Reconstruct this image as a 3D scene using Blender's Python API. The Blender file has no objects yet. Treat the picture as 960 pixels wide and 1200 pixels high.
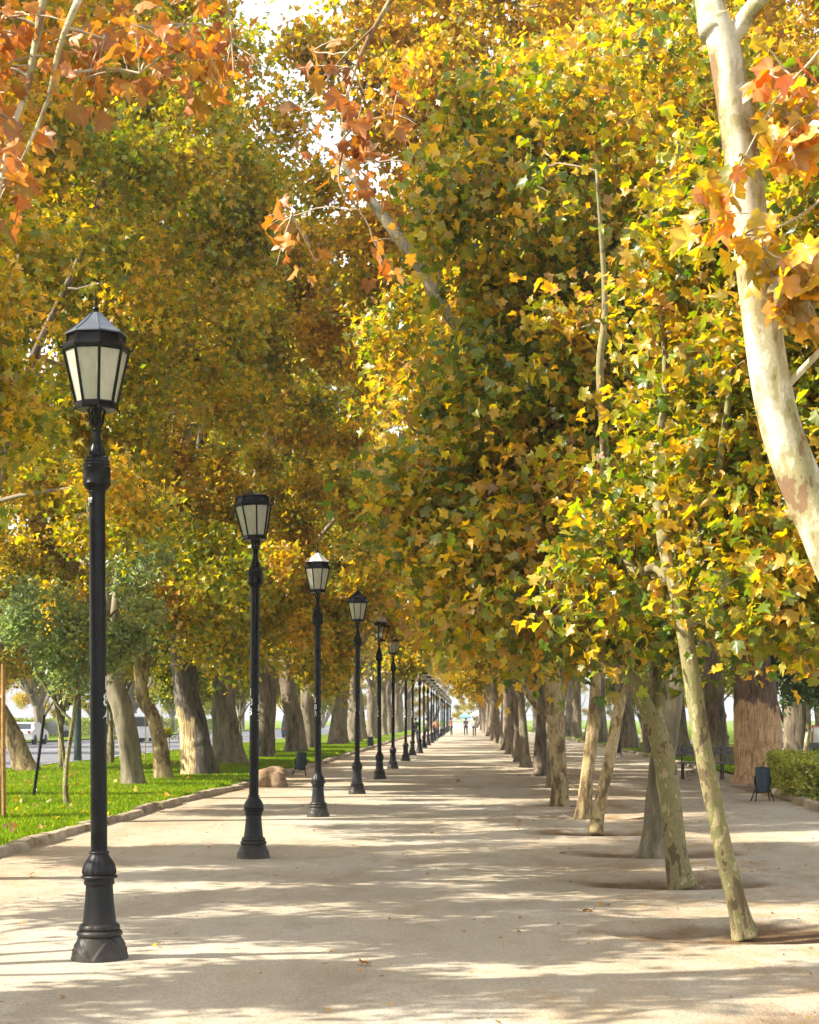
import bpy, math, random
import numpy as np
from mathutils import Vector, Matrix
D = bpy.data
scene = bpy.context.scene
COL = scene.collection
PI = math.pi
CAMH = 1.7
def W(px, py, Y):
    """a point of the place seen near pixel px,py of the photograph at distance Y"""
    return np.array([(px-548)/2000*Y, Y, CAMH+(842-py)/2000*Y])

# ------------------------------------------------------------------ materials
def mat(name):
    m = D.materials.new(name); m.use_nodes = True
    nt = m.node_tree; nt.nodes.clear()
    out = nt.nodes.new('ShaderNodeOutputMaterial')
    return m, nt, out
def N(nt, typ, **kw):
    n = nt.nodes.new(typ)
    for k, v in kw.items():
        if k in n.inputs.keys() if isinstance(k, str) else False: n.inputs[k].default_value = v
        else: setattr(n, k, v)
    return n
def L(nt, a, b): nt.links.new(a, b)
def ramp(nt, fac, stops, interp='LINEAR'):
    r = nt.nodes.new('ShaderNodeValToRGB'); r.color_ramp.interpolation = interp
    e = r.color_ramp.elements
    while len(e) > 1: e.remove(e[0])
    e[0].position = stops[0][0]; e[0].color = (*stops[0][1], 1)
    for p, c in stops[1:]:
        x = e.new(p); x.color = (*c, 1)
    L(nt, fac, r.inputs[0]); return r.outputs[0]
def noise(nt, vec, scale, detail=4, rough=.55, dist=0):
    n = nt.nodes.new('ShaderNodeTexNoise'); n.inputs['Scale'].default_value = scale
    n.inputs['Detail'].default_value = detail; n.inputs['Roughness'].default_value = rough
    n.inputs['Distortion'].default_value = dist
    if vec is not None: L(nt, vec, n.inputs['Vector'])
    return n.outputs['Fac']
def mapping(nt, vec, scale=(1,1,1), loc=(0,0,0)):
    n = nt.nodes.new('ShaderNodeMapping'); n.inputs['Scale'].default_value = scale; n.inputs['Location'].default_value = loc
    L(nt, vec, n.inputs['Vector']); return n.outputs[0]
def mix(nt, f, a, b, typ='MIX'):
    n = nt.nodes.new('ShaderNodeMix'); n.data_type = 'RGBA'; n.blend_type = typ
    for s, v in ((n.inputs[0], f), (n.inputs[6], a), (n.inputs[7], b)):
        if isinstance(v, (int, float)): s.default_value = v
        elif isinstance(v, tuple): s.default_value = (*v, 1)
        else: L(nt, v, s)
    return n.outputs[2]
def mth(nt, op, a, b=0.0, c=0.0, clamp=False):
    n = nt.nodes.new('ShaderNodeMath'); n.operation = op; n.use_clamp = clamp
    for s, v in zip(n.inputs, (a, b, c)):
        if isinstance(v, (int, float)): s.default_value = v
        else: L(nt, v, s)
    return n.outputs[0]
def principled(nt, out, color, rough=.8, metal=0, bump=None, bstr=.3, bdist=.01, spec=.4):
    p = nt.nodes.new('ShaderNodeBsdfPrincipled')
    if isinstance(color, tuple): p.inputs['Base Color'].default_value = (*color, 1)
    else: L(nt, color, p.inputs['Base Color'])
    if isinstance(rough, (int, float)): p.inputs['Roughness'].default_value = rough
    else: L(nt, rough, p.inputs['Roughness'])
    p.inputs['Metallic'].default_value = metal
    p.inputs['Specular IOR Level'].default_value = spec
    if bump is not None:
        b = nt.nodes.new('ShaderNodeBump'); b.inputs['Strength'].default_value = bstr; b.inputs['Distance'].default_value = bdist
        L(nt, bump, b.inputs['Height']); L(nt, b.outputs[0], p.inputs['Normal'])
    L(nt, p.outputs[0], out.inputs[0]); return p
def texco(nt, which='Object'):
    return nt.nodes.new('ShaderNodeTexCoord').outputs[which]
def simple(name, c1, c2=None, scale=8, rough=.8, metal=0, bstr=.2, bdist=.005, spec=.4):
    m, nt, out = mat(name); tc = texco(nt)
    f = noise(nt, tc, scale, 5)
    if c2 is None: c2 = tuple(x*.75 for x in c1)
    c = ramp(nt, f, [(.35, c2), (.65, c1)])
    principled(nt, out, c, rough, metal, noise(nt, tc, scale*4, 3), bstr, bdist, spec); return m

LEAF_STOPS = [(0.0, (.05,.11,.008)), (.20, (.13,.20,.006)), (.38, (.30,.31,.006)), (.50, (.48,.375,.008)),
              (.62, (.65,.41,.014)), (.76, (.57,.32,.035)), (.88, (.44,.225,.07)), (1.0, (.36,.22,.12))]
ORANGE_STOPS = [(0,(.30,.30,.012)),(.3,(.60,.40,.02)),(.55,(.66,.24,.02)),(.8,(.50,.12,.02)),(1,(.32,.09,.03))]
def leaf_material(name, stops, trans=.5, under=.3, gloss=.055):
    m, nt, out = mat(name)
    at = nt.nodes.new('ShaderNodeAttribute'); at.attribute_name = 'v'
    oi = nt.nodes.new('ShaderNodeObjectInfo')
    sep = nt.nodes.new('ShaderNodeSeparateColor'); L(nt, oi.outputs['Color'], sep.inputs[0])
    # object colour: R = place on the autumn ramp, G = spread
    d = mth(nt, 'SUBTRACT', at.outputs['Fac'], .5)
    t = mth(nt, 'MULTIPLY_ADD', d, sep.outputs[1], sep.outputs[0], clamp=True)
    c = ramp(nt, t, stops)
    hs = nt.nodes.new('ShaderNodeHueSaturation'); L(nt, c, hs.inputs['Color'])
    ab = nt.nodes.new('ShaderNodeAttribute'); ab.attribute_name = 'b'
    bri = mth(nt, 'MULTIPLY_ADD', ab.outputs['Fac'], .75, .58)
    L(nt, bri, hs.inputs['Value']); c = hs.outputs[0]
    geo = nt.nodes.new('ShaderNodeNewGeometry')
    cu = mix(nt, mth(nt, 'MULTIPLY', geo.outputs['Backfacing'], under), c, (.52,.47,.30))
    df = nt.nodes.new('ShaderNodeBsdfDiffuse'); L(nt, cu, df.inputs[0])
    tr = nt.nodes.new('ShaderNodeBsdfTranslucent')
    g = nt.nodes.new('ShaderNodeGamma'); g.inputs[1].default_value = 1.12; L(nt, c, g.inputs[0])
    v2 = nt.nodes.new('ShaderNodeHueSaturation'); v2.inputs['Value'].default_value = 1.5; v2.inputs['Saturation'].default_value = 1.05
    L(nt, g.outputs[0], v2.inputs['Color']); L(nt, v2.outputs[0], tr.inputs[0])
    ms = nt.nodes.new('ShaderNodeMixShader'); ms.inputs[0].default_value = trans
    L(nt, df.outputs[0], ms.inputs[1]); L(nt, tr.outputs[0], ms.inputs[2])
    gl = nt.nodes.new('ShaderNodeBsdfGlossy'); gl.inputs['Roughness'].default_value = .38; gl.inputs[0].default_value = (.9,.95,1,1)
    ms2 = nt.nodes.new('ShaderNodeMixShader'); ms2.inputs[0].default_value = gloss
    L(nt, ms.outputs[0], ms2.inputs[1]); L(nt, gl.outputs[0], ms2.inputs[2])
    L(nt, ms2.outputs[0], out.inputs[0]); return m

def bark(name, cols, scale=3.0, stretch=.35, ridge=0.0, bstr=.5, soft=.06, extra=None, lo=.36, hi=.62):
    """cols: dark to light patches"""
    m, nt, out = mat(name); tc = texco(nt)
    v = mapping(nt, tc, (1, 1, stretch))
    n1 = noise(nt, v, scale, 3, .5, .6)
    n2 = noise(nt, v, scale*3.1, 4, .6)
    f = mth(nt, 'MULTIPLY_ADD', n2, .35, mth(nt, 'MULTIPLY', n1, .65))
    k = len(cols); st = []
    for i, c in enumerate(cols):
        p = lo+(hi-lo)*i/(k-1)
        if i: st.append((p-soft*.25, c))
        else: st.append((0, c))
        if i < k-1: st.append((p+(hi-lo)/(k-1)-soft, c))
    c = ramp(nt, f, st)
    vr = mapping(nt, tc, (9, 9, 1.1)); rn = noise(nt, vr, 2.2, 5, .65, .4)
    fine = noise(nt, tc, 45, 4, .7)
    c = mix(nt, .35, c, ramp(nt, fine, [(.3, (.35,.33,.3)), (.7, (1,1,1))]), 'MULTIPLY')
    h = f
    if ridge:
        rr = ramp(nt, rn, [(.38, (.25,.22,.2)), (.55, (1,1,1))])
        c = mix(nt, ridge, c, rr, 'MULTIPLY'); h = mth(nt, 'MULTIPLY_ADD', rn, 1.5, f)
    if extra: c = extra(nt, tc, c)
    principled(nt, out, c, .85, 0, h, bstr, .02, .25); return m

M = {}
M['leaf'] = leaf_material('leaf', LEAF_STOPS, .58, .15, .035)
M['leaf_orange'] = leaf_material('leaf_orange', ORANGE_STOPS, .55)
M['leaf_rust'] = leaf_material('leaf_rust', [(0,(.34,.26,.02)),(.3,(.46,.25,.03)),(.6,(.46,.17,.03)),(1,(.28,.09,.03))], .45, .2, .02)
M['leaf_blue'] = leaf_material('leaf_bluegreen', [(0,(.08,.15,.06)),(.4,(.17,.27,.12)),(.7,(.32,.38,.10)),(1,(.55,.45,.06))], .5)
M['twig'] = simple('twig_bark', (.30,.24,.17), (.16,.12,.08), 12)
M['twig_pale'] = simple('pale_twig_bark', (.50,.42,.30), (.28,.21,.14), 12)
M['bark_young'] = bark('bark_young', [(.13,.10,.05), (.27,.225,.11), (.22,.21,.085), (.42,.34,.19)], 7, .5, soft=.02, bstr=.9, lo=.40, hi=.60)
M['bark_pale'] = bark('bark_pale', [(.24,.15,.08), (.33,.29,.15), (.46,.41,.28), (.60,.55,.44)], 4.2, .45, soft=.012, lo=.41, hi=.57)
M['bark_tan'] = bark('bark_tan', [(.14,.095,.045), (.27,.20,.09), (.42,.32,.165), (.35,.265,.13)], 6, .4, soft=.02, bstr=.8, lo=.40, hi=.60)
M['bark_old'] = bark('bark_old', [(.10,.078,.055), (.19,.15,.105), (.265,.21,.145), (.34,.275,.19)], 3, .3, ridge=.6, bstr=.8)
M['bark_grey'] = bark('bark_grey', [(.115,.10,.06), (.19,.165,.105), (.265,.225,.145), (.33,.28,.19)], 3.4, .35, ridge=.25, bstr=.6)
def rot_extra(z0, z1, col1, col2, side=0.0, slope=.0):
    def f(nt, tc, c):
        sp = nt.nodes.new('ShaderNodeSeparateXYZ'); L(nt, tc, sp.inputs[0])
        n = noise(nt, mapping(nt, tc, (3, 3, .8)), 1.6, 4, .6)
        zz = mth(nt, 'MULTIPLY_ADD', n, 1.1, mth(nt, 'MULTIPLY_ADD', sp.outputs[0], slope, sp.outputs[2]))
        a = mth(nt, 'MULTIPLY', mth(nt, 'SUBTRACT', z1+.55, zz), 9, clamp=True)
        x = mth(nt, 'MULTIPLY', mth(nt, 'SUBTRACT', side+.25, mth(nt, 'MULTIPLY_ADD', n, .5, sp.outputs[0])), 14, clamp=True)
        k = mth(nt, 'MULTIPLY', a, x)
        wood = ramp(nt, noise(nt, mapping(nt, tc, (7, 7, .6)), 2.4, 5, .7, .8), [(.3, tuple(q*.6 for q in col2)), (.42, col2), (.5, col1), (.6, tuple(min(1, q*1.25) for q in col1)), (.7, col2)])
        wood = mix(nt, .6, wood, ramp(nt, noise(nt, tc, 2.6, 5, .7), [(.35, (.45,.38,.32)), (.55, (1,1,1))]), 'MULTIPLY')
        return mix(nt, k, c, wood)
    return f
M['bark_rot'] = bark('bark_rot', [(.09,.075,.065), (.16,.135,.11), (.22,.18,.145)], 3, .3, ridge=.7, bstr=.9,
                     extra=rot_extra(0, 1.65, (.56,.42,.22), (.22,.14,.07), -.02, .6))
M['bark_strip'] = bark('bark_stripped', [(.13,.085,.06), (.22,.145,.10), (.28,.19,.13)], 3, .3, ridge=.5, bstr=.8,
                     extra=rot_extra(0, 2.1, (.62,.40,.21), (.40,.25,.14), .62, .1))
M['iron'] = simple('black_iron', (.008,.008,.009), (.004,.004,.005), 6, .27, .0, .25, .003, .2)
def _iron():
    m, nt, out = mat('dusty_iron'); tc = texco(nt)
    n = noise(nt, tc, 9, 5, .6)
    sp = nt.nodes.new('ShaderNodeSeparateXYZ'); L(nt, tc, sp.inputs[0])
    dust = mth(nt, 'MULTIPLY', mth(nt, 'MULTIPLY_ADD', sp.outputs[2], -1.1, .42, clamp=True), n, clamp=True)
    c = mix(nt, dust, (.013,.013,.014), (.17,.145,.10))
    r = mth(nt, 'MULTIPLY_ADD', n, .4, .22)
    principled(nt, out, c, r, 0, noise(nt, tc, 60, 4), .2, .004, .25); return m
M['iron_base'] = _iron()
M['roof_grey'] = simple('lantern_roof_paint', (.12,.14,.17), (.08,.09,.11), 5, .4, .3)
M['roof_sunlit'] = simple('sunlit_roof_paint', (.60,.58,.56), (.42,.40,.39), 5, .5, .1)  # sunlight on the lantern roofs is put into this paler colour
M['rust'] = simple('rust', (.22,.09,.04), (.08,.05,.04), 14, .8)
M['white'] = simple('white_paint', (.78,.78,.76), (.62,.62,.6), 30, .6)
M['ink'] = simple('ink', (.05,.05,.06), None, 30, .6)
def _glass():
    m, nt, out = mat('frosted_glass'); tc = texco(nt)
    sp = nt.nodes.new('ShaderNodeSeparateXYZ'); L(nt, tc, sp.inputs[0])
    c = ramp(nt, noise(nt, mapping(nt, tc, (6,6,2)), 2, 5, .65), [(.3, (.55,.53,.42)), (.7, (.78,.78,.68))])
    p = nt.nodes.new('ShaderNodeBsdfPrincipled'); L(nt, c, p.inputs['Base Color']); p.inputs['Roughness'].default_value = .25
    t = nt.nodes.new('ShaderNodeBsdfTranslucent'); L(nt, c, t.inputs[0])
    ms = nt.nodes.new('ShaderNodeMixShader'); ms.inputs[0].default_value = .45
    L(nt, p.outputs[0], ms.inputs[1]); L(nt, t.outputs[0], ms.inputs[2]); L(nt, ms.outputs[0], out.inputs[0]); return m
M['glass'] = _glass()
M['bin'] = simple('bin_paint', (.035,.055,.075), (.02,.035,.05), 9, .5)
M['bin_green'] = simple('bin_green_paint', (.03,.05,.05), (.02,.03,.03), 9, .5)
M['stake'] = simple('brown_wood_stake', (.42,.22,.07), (.28,.14,.04), 10, .8)
M['post_green'] = simple('green_post_paint', (.05,.08,.06), (.03,.05,.04), 3, .5)
M['teal'] = simple('teal_paint', (.02,.30,.30), (.015,.24,.25), 3, .5)
M['slat'] = simple('weathered_slat', (.20,.21,.22), (.10,.10,.11), 14, .6)
M['red'] = simple('red_paint', (.5,.08,.05), None, 8, .5)
M['blue'] = simple('blue_panel', (.12,.2,.35), None, 8, .5)
M['tyre'] = simple('tyre_rubber', (.02,.02,.02), None, 9, .8)
M['window'] = simple('car_glass', (.03,.04,.05), None, 9, .1, spec=.8)
M['car_white'] = simple('white_car_paint', (.75,.76,.78), (.68,.69,.7), 2, .3)
M['car_silver'] = simple('silver_car_paint', (.35,.37,.40), (.30,.32,.35), 2, .3, .4)
M['car_blue'] = simple('dark_blue_car_paint', (.04,.06,.12), None, 2, .3)
M['lamp_red'] = simple('tail_lamp', (.4,.02,.02), None, 9, .3)
M['stone'] = bark('rock_stone', [(.14,.09,.05), (.27,.18,.10), (.34,.24,.145), (.38,.29,.19)], 2.5, 1, bstr=.9)
M['kerbstone'] = bark('kerb_stone', [(.17,.12,.07), (.33,.26,.17), (.42,.345,.24), (.47,.40,.30)], 2.2, 1, bstr=.8)

def _ground():
    m, nt, out = mat('compacted_dirt'); tc = texco(nt)
    big = noise(nt, mapping(nt, tc, (.5, .22, 1)), .9, 4, .55)
    mid = noise(nt, mapping(nt, tc, (1, .6, 1)), 2.3, 5, .6)
    fine = noise(nt, tc, 42, 5, .7); grit = noise(nt, tc, 160, 3, .6)
    c = ramp(nt, big, [(.32, (.50,.425,.31)), (.5, (.585,.52,.405)), (.68, (.64,.59,.485))])
    # orange earth towards the tree row on the right
    sp = nt.nodes.new('ShaderNodeSeparateXYZ'); L(nt, tc, sp.inputs[0])
    dx = mth(nt, 'ABSOLUTE', mth(nt, 'SUBTRACT', sp.outputs[0], 2.7))
    near = mth(nt, 'MULTIPLY_ADD', dx, -.42, 1.0, clamp=True)
    e = mth(nt, 'MULTIPLY', near, ramp(nt, mid, [(.4, (0,0,0)), (.68, (1,1,1))]), clamp=True)
    c = mix(nt, mth(nt, 'MULTIPLY', e, .8), c, (.46,.29,.12))
    st = noise(nt, mapping(nt, tc, (.8, .35, 1), (3,7,0)), 1.4, 5, .65, .5)
    c = mix(nt, .55, c, ramp(nt, st, [(.36, (.68,.63,.56)), (.5, (1,1,1))]), 'MULTIPLY')
    c = mix(nt, mth(nt, 'MULTIPLY', ramp(nt, st, [(.56,(0,0,0)),(.68,(1,1,1))]), .45), c, (.52,.37,.19))
    dl = mth(nt, 'ABSOLUTE', mth(nt, 'ADD', sp.outputs[0], 5.2))
    nl = mth(nt, 'MULTIPLY_ADD', dl, -.6, 1.0, clamp=True)
    c = mix(nt, mth(nt, 'MULTIPLY', mth(nt, 'MULTIPLY', nl, mid), .7), c, (.42,.27,.13))
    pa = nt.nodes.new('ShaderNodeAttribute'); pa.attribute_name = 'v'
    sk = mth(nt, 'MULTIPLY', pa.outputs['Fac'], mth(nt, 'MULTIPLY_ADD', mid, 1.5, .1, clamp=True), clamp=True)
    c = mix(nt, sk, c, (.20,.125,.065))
    c = mix(nt, .6, c, ramp(nt, fine, [(.3, (.55,.5,.45)), (.6, (1,1,1))]), 'MULTIPLY')
    c = mix(nt, .75, c, ramp(nt, grit, [(.34, (.35,.3,.26)), (.52, (1,1,1))]), 'MULTIPLY')
    h = mth(nt, 'MULTIPLY_ADD', mid, 3.0, mth(nt, 'MULTIPLY_ADD', grit, .5, fine))
    principled(nt, out, c, .95, 0, h, .8, .02, .1); return m
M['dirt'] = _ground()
M['soil'] = simple('pit_soil', (.36,.25,.145), (.24,.155,.085), 14, 1, 0, .9, .03)
def _lawn():
    m, nt, out = mat('lawn'); tc = texco(nt)
    c = ramp(nt, noise(nt, tc, 1.3, 5, .6), [(.35, (.09,.15,.008)), (.55, (.17,.25,.008)), (.72, (.24,.29,.015))])
    c = mix(nt, .5, c, ramp(nt, noise(nt, tc, 60, 4, .7), [(.35, (.4,.45,.3)), (.6, (1,1,1))]), 'MULTIPLY')
    principled(nt, out, c, .9, 0, noise(nt, tc, 80, 4, .7), .8, .04, .1); return m
M['lawn'] = _lawn()
M['blade'] = leaf_material('grass_blade', [(0,(.09,.16,.006)),(.5,(.19,.29,.006)),(.85,(.31,.38,.01)),(1,(.46,.38,.08))], .45, 0, .008)
M['asphalt'] = simple('asphalt', (.16,.16,.175), (.11,.11,.125), 3, .8)
M['roadpaint'] = simple('road_paint', (.7,.7,.68), None, 8, .7)
M['pale_path'] = simple('pale_paving', (.42,.40,.37), (.34,.32,.29), 2, .9)
M['hedge'] = leaf_material('hedge_leaf', [(0,(.12,.17,.01)),(.5,(.36,.43,.015)),(1,(.62,.58,.03))], .5)

# ------------------------------------------------------------------ object helpers
def tag(o, label=None, cat=None, group=None, kind=None):
    if label: o['label'] = label
    if cat: o['category'] = cat
    if group: o['group'] = group
    if kind: o['kind'] = kind
    return o
def link(o, parent=None):
    COL.objects.link(o)
    if parent: o.parent = parent
    return o
def empty(name, loc=(0,0,0), rz=0, **kw):
    o = D.objects.new(name, None); o.location = loc; o.rotation_euler = (0,0,rz); o.empty_display_size = .3
    link(o); return tag(o, **kw)
def mesh_obj(name, me, parent=None, loc=None, **kw):
    o = D.objects.new(name, me); link(o, parent)
    if loc is not None: o.location = loc
    return tag(o, **kw)
class MB:
    def __init__(s): s.v = []; s.f = []; s.m = []; s.mi = 0
    def add(s, vs, fs):
        b = len(s.v); s.v += [tuple(map(float, q)) for q in vs]
        s.f += [tuple(b+i for i in q) for q in fs]; s.m += [s.mi]*len(fs); return s
    def box(s, c, d, rz=0, taper=1.0, bev=0.0):
        x, y, z = d[0]/2, d[1]/2, d[2]/2
        b = min(bev, x*.9, y*.9, z*.9)
        cs, sn = math.cos(rz), math.sin(rz)
        rings = []
        def ring(zz, ins, t):
            q = []
            X, Y = (x-ins)*t, (y-ins)*t
            if b > 0:
                k = b*t
                pts = [(X-k,-Y),(X,-Y+k),(X,Y-k),(X-k,Y),(-X+k,Y),(-X,Y-k),(-X,-Y+k),(-X+k,-Y)]
            else: pts = [(X,-Y),(X,Y),(-X,Y),(-X,-Y)]
            return [(c[0]+p*cs-r*sn, c[1]+p*sn+r*cs, c[2]+zz) for p, r in pts]
        if b > 0: levels = [(-z, b*.8, 1), (-z+b, 0, 1), (z-b, 0, taper), (z, b*.8, taper)]
        else: levels = [(-z, 0, 1), (z, 0, taper)]
        R = [ring(*l) for l in levels]; n = len(R[0]); vs = sum(R, []); fs = []
        for k in range(len(R)-1):
            for i in range(n): fs.append((k*n+i, k*n+(i+1)%n, (k+1)*n+(i+1)%n, (k+1)*n+i))
        fs.append(tuple(reversed(range(n)))); fs.append(tuple(range((len(R)-1)*n, len(R)*n)))
        return s.add(vs, fs)
    def lathe(s, prof, n=24, c=(0,0,0), mod=None, rot=0, cap=True):
        vs = []
        for r, z in prof:
            for i in range(n):
                a = 2*PI*i/n+rot
                rr = r+(mod(a, z, r) if mod else 0)
                vs.append((c[0]+rr*math.cos(a), c[1]+rr*math.sin(a), c[2]+z))
        fs = []
        for k in range(len(prof)-1):
            for i in range(n): fs.append((k*n+i, k*n+(i+1)%n, (k+1)*n+(i+1)%n, (k+1)*n+i))
        if cap: fs.append(tuple(reversed(range(n)))); fs.append(tuple(range((len(prof)-1)*n, len(prof)*n)))
        return s.add(vs, fs)
    def tube(s, pts, rad, n=8, mod=None):
        v, f = tube_geo(np.array(pts, float), rad, n, mod); return s.add(v, f)
    def build(s, name, m, parent=None, smooth=False, auto=None):
        me = D.meshes.new(name); me.from_pydata(s.v, [], s.f)
        ms = m if isinstance(m, (list, tuple)) else [m]
        for q in ms: me.materials.append(q)
        if len(ms) > 1: me.polygons.foreach_set('material_index', s.m)
        if smooth:
            me.polygons.foreach_set('use_smooth', [True]*len(me.polygons))
            me.set_sharp_from_angle(angle=math.radians(auto or 40))
        me.update(); return mesh_obj(name, me, parent)
def tube_geo(pts, rad, n=8, mod=None, caps=True):
    K = len(pts)
    rad = np.broadcast_to(np.array(rad, float), (K,)) if np.ndim(rad) == 0 or len(rad) == K else np.linspace(rad[0], rad[1], K)
    t = np.gradient(pts, axis=0); t /= np.linalg.norm(t, axis=1)[:, None]+1e-9
    ref = np.array([1., 0, 0]) if abs(t[:, 0]).max() < .9 else np.array([0, 1., 0])
    u = np.cross(t, ref); u /= np.linalg.norm(u, axis=1)[:, None]+1e-9; w = np.cross(t, u)
    a = np.arange(n)*2*PI/n
    R = rad[:, None]*np.ones((1, n))
    if mod is not None: R = R*mod(np.linspace(0, 1, K)[:, None], a[None, :], pts[:, 2][:, None])
    v = pts[:, None, :]+R[:, :, None]*(np.cos(a)[None, :, None]*u[:, None, :]+np.sin(a)[None, :, None]*w[:, None, :])
    v = v.reshape(-1, 3); f = []
    for k in range(K-1):
        for i in range(n): f.append((k*n+i, k*n+(i+1) % n, (k+1)*n+(i+1) % n, (k+1)*n+i))
    if caps: f.append(tuple(reversed(range(n)))); f.append(tuple(range((K-1)*n, K*n)))
    return v, f
def fast_mesh(name, V, F, mats, matidx=None, attr=None, smooth=False):
    """V (n,3); F list of arrays (k, corners)"""
    me = D.meshes.new(name)
    F = [np.asarray(f) for f in F if len(f)]
    me.vertices.add(len(V)); me.vertices.foreach_set('co', np.asarray(V, np.float32).ravel())
    loops = np.concatenate([f.ravel() for f in F]).astype(np.int32)
    tot = np.concatenate([np.full(len(f), f.shape[1]) for f in F]).astype(np.int32)
    st = np.concatenate([[0], np.cumsum(tot)[:-1]]).astype(np.int32)
    me.loops.add(len(loops)); me.loops.foreach_set('vertex_index', loops)
    me.polygons.add(len(tot)); me.polygons.foreach_set('loop_start', st); me.polygons.foreach_set('loop_total', tot)
    for q in mats: me.materials.append(q)
    if matidx is not None: me.polygons.foreach_set('material_index', np.asarray(matidx, np.int32))
    if attr is not None:
        attr = np.asarray(attr, np.float32)
        if attr.ndim == 1: attr = np.stack([attr, np.random.default_rng(1).random(len(attr)//3+1).repeat(3)[:len(attr)]], 1)
        for k, nm in enumerate(('v', 'b')):
            a = me.attributes.new(nm, 'FLOAT', 'POINT'); a.data.foreach_set('value', np.ascontiguousarray(attr[:, k]))
    if smooth: me.polygons.foreach_set('use_smooth', np.ones(len(tot), bool))
    me.update(calc_edges=True); return me

# ------------------------------------------------------------------ leaves
def polar(lst): return np.array([[r*math.sin(math.radians(a)), r*math.cos(math.radians(a))] for a, r in lst])
_h = [(11,.80),(19,.70),(30,.56),(42,.68),(54,.82),(66,.66),(86,.50),(100,.60),(114,.64),(146,.44)]
T_NEAR = polar([(180,.24)]+[(a, r) for a, r in reversed(_h)]+[(0,1.0)]+[(-a, r) for a, r in _h])
T_MID = polar([(180,.3),(112,.74),(88,.42),(52,.84),(28,.48),(0,1.0),(-28,.48),(-52,.84),(-88,.42),(-112,.74)])
T_FAR = polar([(180,.35),(108,.78),(42,.62),(0,1.0),(-42,.62),(-108,.78)])
T_OVAL = polar([(180,1.0),(120,.42),(60,.42),(0,1.0),(-60,.42),(-120,.42)])
def unit(a): return a/(np.linalg.norm(a, axis=-1, keepdims=True)+1e-9)
def leaf_geo(rng, P, size, v, tmpl, droop=.55, flat=.9):
    n = len(P); k = len(tmpl)
    d = unit(rng.normal(size=(n, 3))*[1, 1, .6]-[0, 0, droop])
    nn = rng.normal(size=(n, 3))*.75+[0, 0, flat]
    nn = unit(nn-d*np.sum(nn*d, 1, keepdims=True)); s = np.cross(d, nn)
    center = tmpl is T_NEAR or tmpl is T_MID
    T = np.vstack([[[0, 0]], tmpl]) if center else tmpl
    kk = len(T); sz = size*rng.uniform(.5, 1.2, n)/1.28
    curl = rng.uniform(-.15, .8, n); fold = rng.uniform(-.2, .85, n)
    wob = rng.normal(0, .06, (n, kk))
    z = -(curl[:, None]*(T[:, 1]**2)[None])+fold[:, None]*np.abs(T[:, 0])[None]*.8+wob
    T3y = T[:, 1]+.3; asp = rng.uniform(.78, 1.18, (n, 1, 1)); skew = rng.normal(0, .14, (n, 1, 1))
    V = P[:, None, :]+sz[:, None, None]*((T[:, 0][None, :, None]*asp+skew*T3y[None, :, None])*s[:, None, :]+(T3y[None, :, None]+rng.normal(0, .045, (n, kk, 1)))*d[:, None, :]+z[:, :, None]*nn[:, None, :])
    if center: tri = np.array([[0, 1+i, 1+(i+1) % k] for i in range(k)])
    else: tri = np.array([[0, i, i+1] for i in range(1, k-1)])
    F = (np.arange(n)[:, None, None]*kk+tri[None]).reshape(-1, 3)
    vv = np.repeat(v[:, None], kk, 1); bb = np.repeat(rng.random(n)[:, None], kk, 1)
    if center:   # leaves turn from the rim inwards
        turn = rng.uniform(0, .16, (n, 1)); vv = vv+turn*(np.linalg.norm(T, axis=1)[None]-.45)+rng.normal(0, .02, (n, kk)); bb = bb+rng.normal(0, .10, (n, kk)); bb[:, 0] += .12
    return V.reshape(-1, 3), F, np.stack([np.clip(vv, 0, 1).ravel(), np.clip(bb, 0, 1.2).ravel()], 1)

def sample_clumps(rng, clumps, n):
    c = np.array(clumps, float); vol = c[:, 3]*c[:, 4]*c[:, 5]; idx = rng.choice(len(c), n, p=vol/vol.sum())
    d = unit(rng.normal(size=(n, 3))); r = rng.uniform(.15, 1, n)**(1/2.4)
    return c[idx, :3]+d*r[:, None]*c[idx, 3:6]

def grow(rng, skel, anchors, sk_r):
    """connect each anchor to the nearest wood; returns polylines"""
    nodes = [s for s in skel]; rads = list(sk_r); lines = []
    nd = np.array(nodes); rd = np.array(rads)
    dist = np.array([np.min(np.linalg.norm(nd-a, axis=1)) for a in anchors])
    for i in np.argsort(dist):
        a = anchors[i]; dd = np.linalg.norm(nd-a, axis=1)+.9*np.maximum(0, nd[:, 2]-a[2]+.0)
        j = int(np.argmin(dd)); p = nd[j]; ln = np.linalg.norm(a-p)
        r0 = min(rd[j]*.75, .012+.014*ln); r1 = max(.006, r0*.4)
        mid = (p+a)/2+rng.normal(0, .09*ln, 3)+[0, 0, .10*ln]
        t = np.linspace(0, 1, 6)[:, None]
        pl = (1-t)**2*p+2*t*(1-t)*mid+t*t*a
        pl[1:-1] += rng.normal(0, .018*ln, (4, 3))
        rr = np.linspace(r0, r1, 6)
        lines.append((pl, rr))
        nd = np.vstack([nd, pl[1:]]); rd = np.concatenate([rd, rr[1:]])
    return lines

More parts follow.
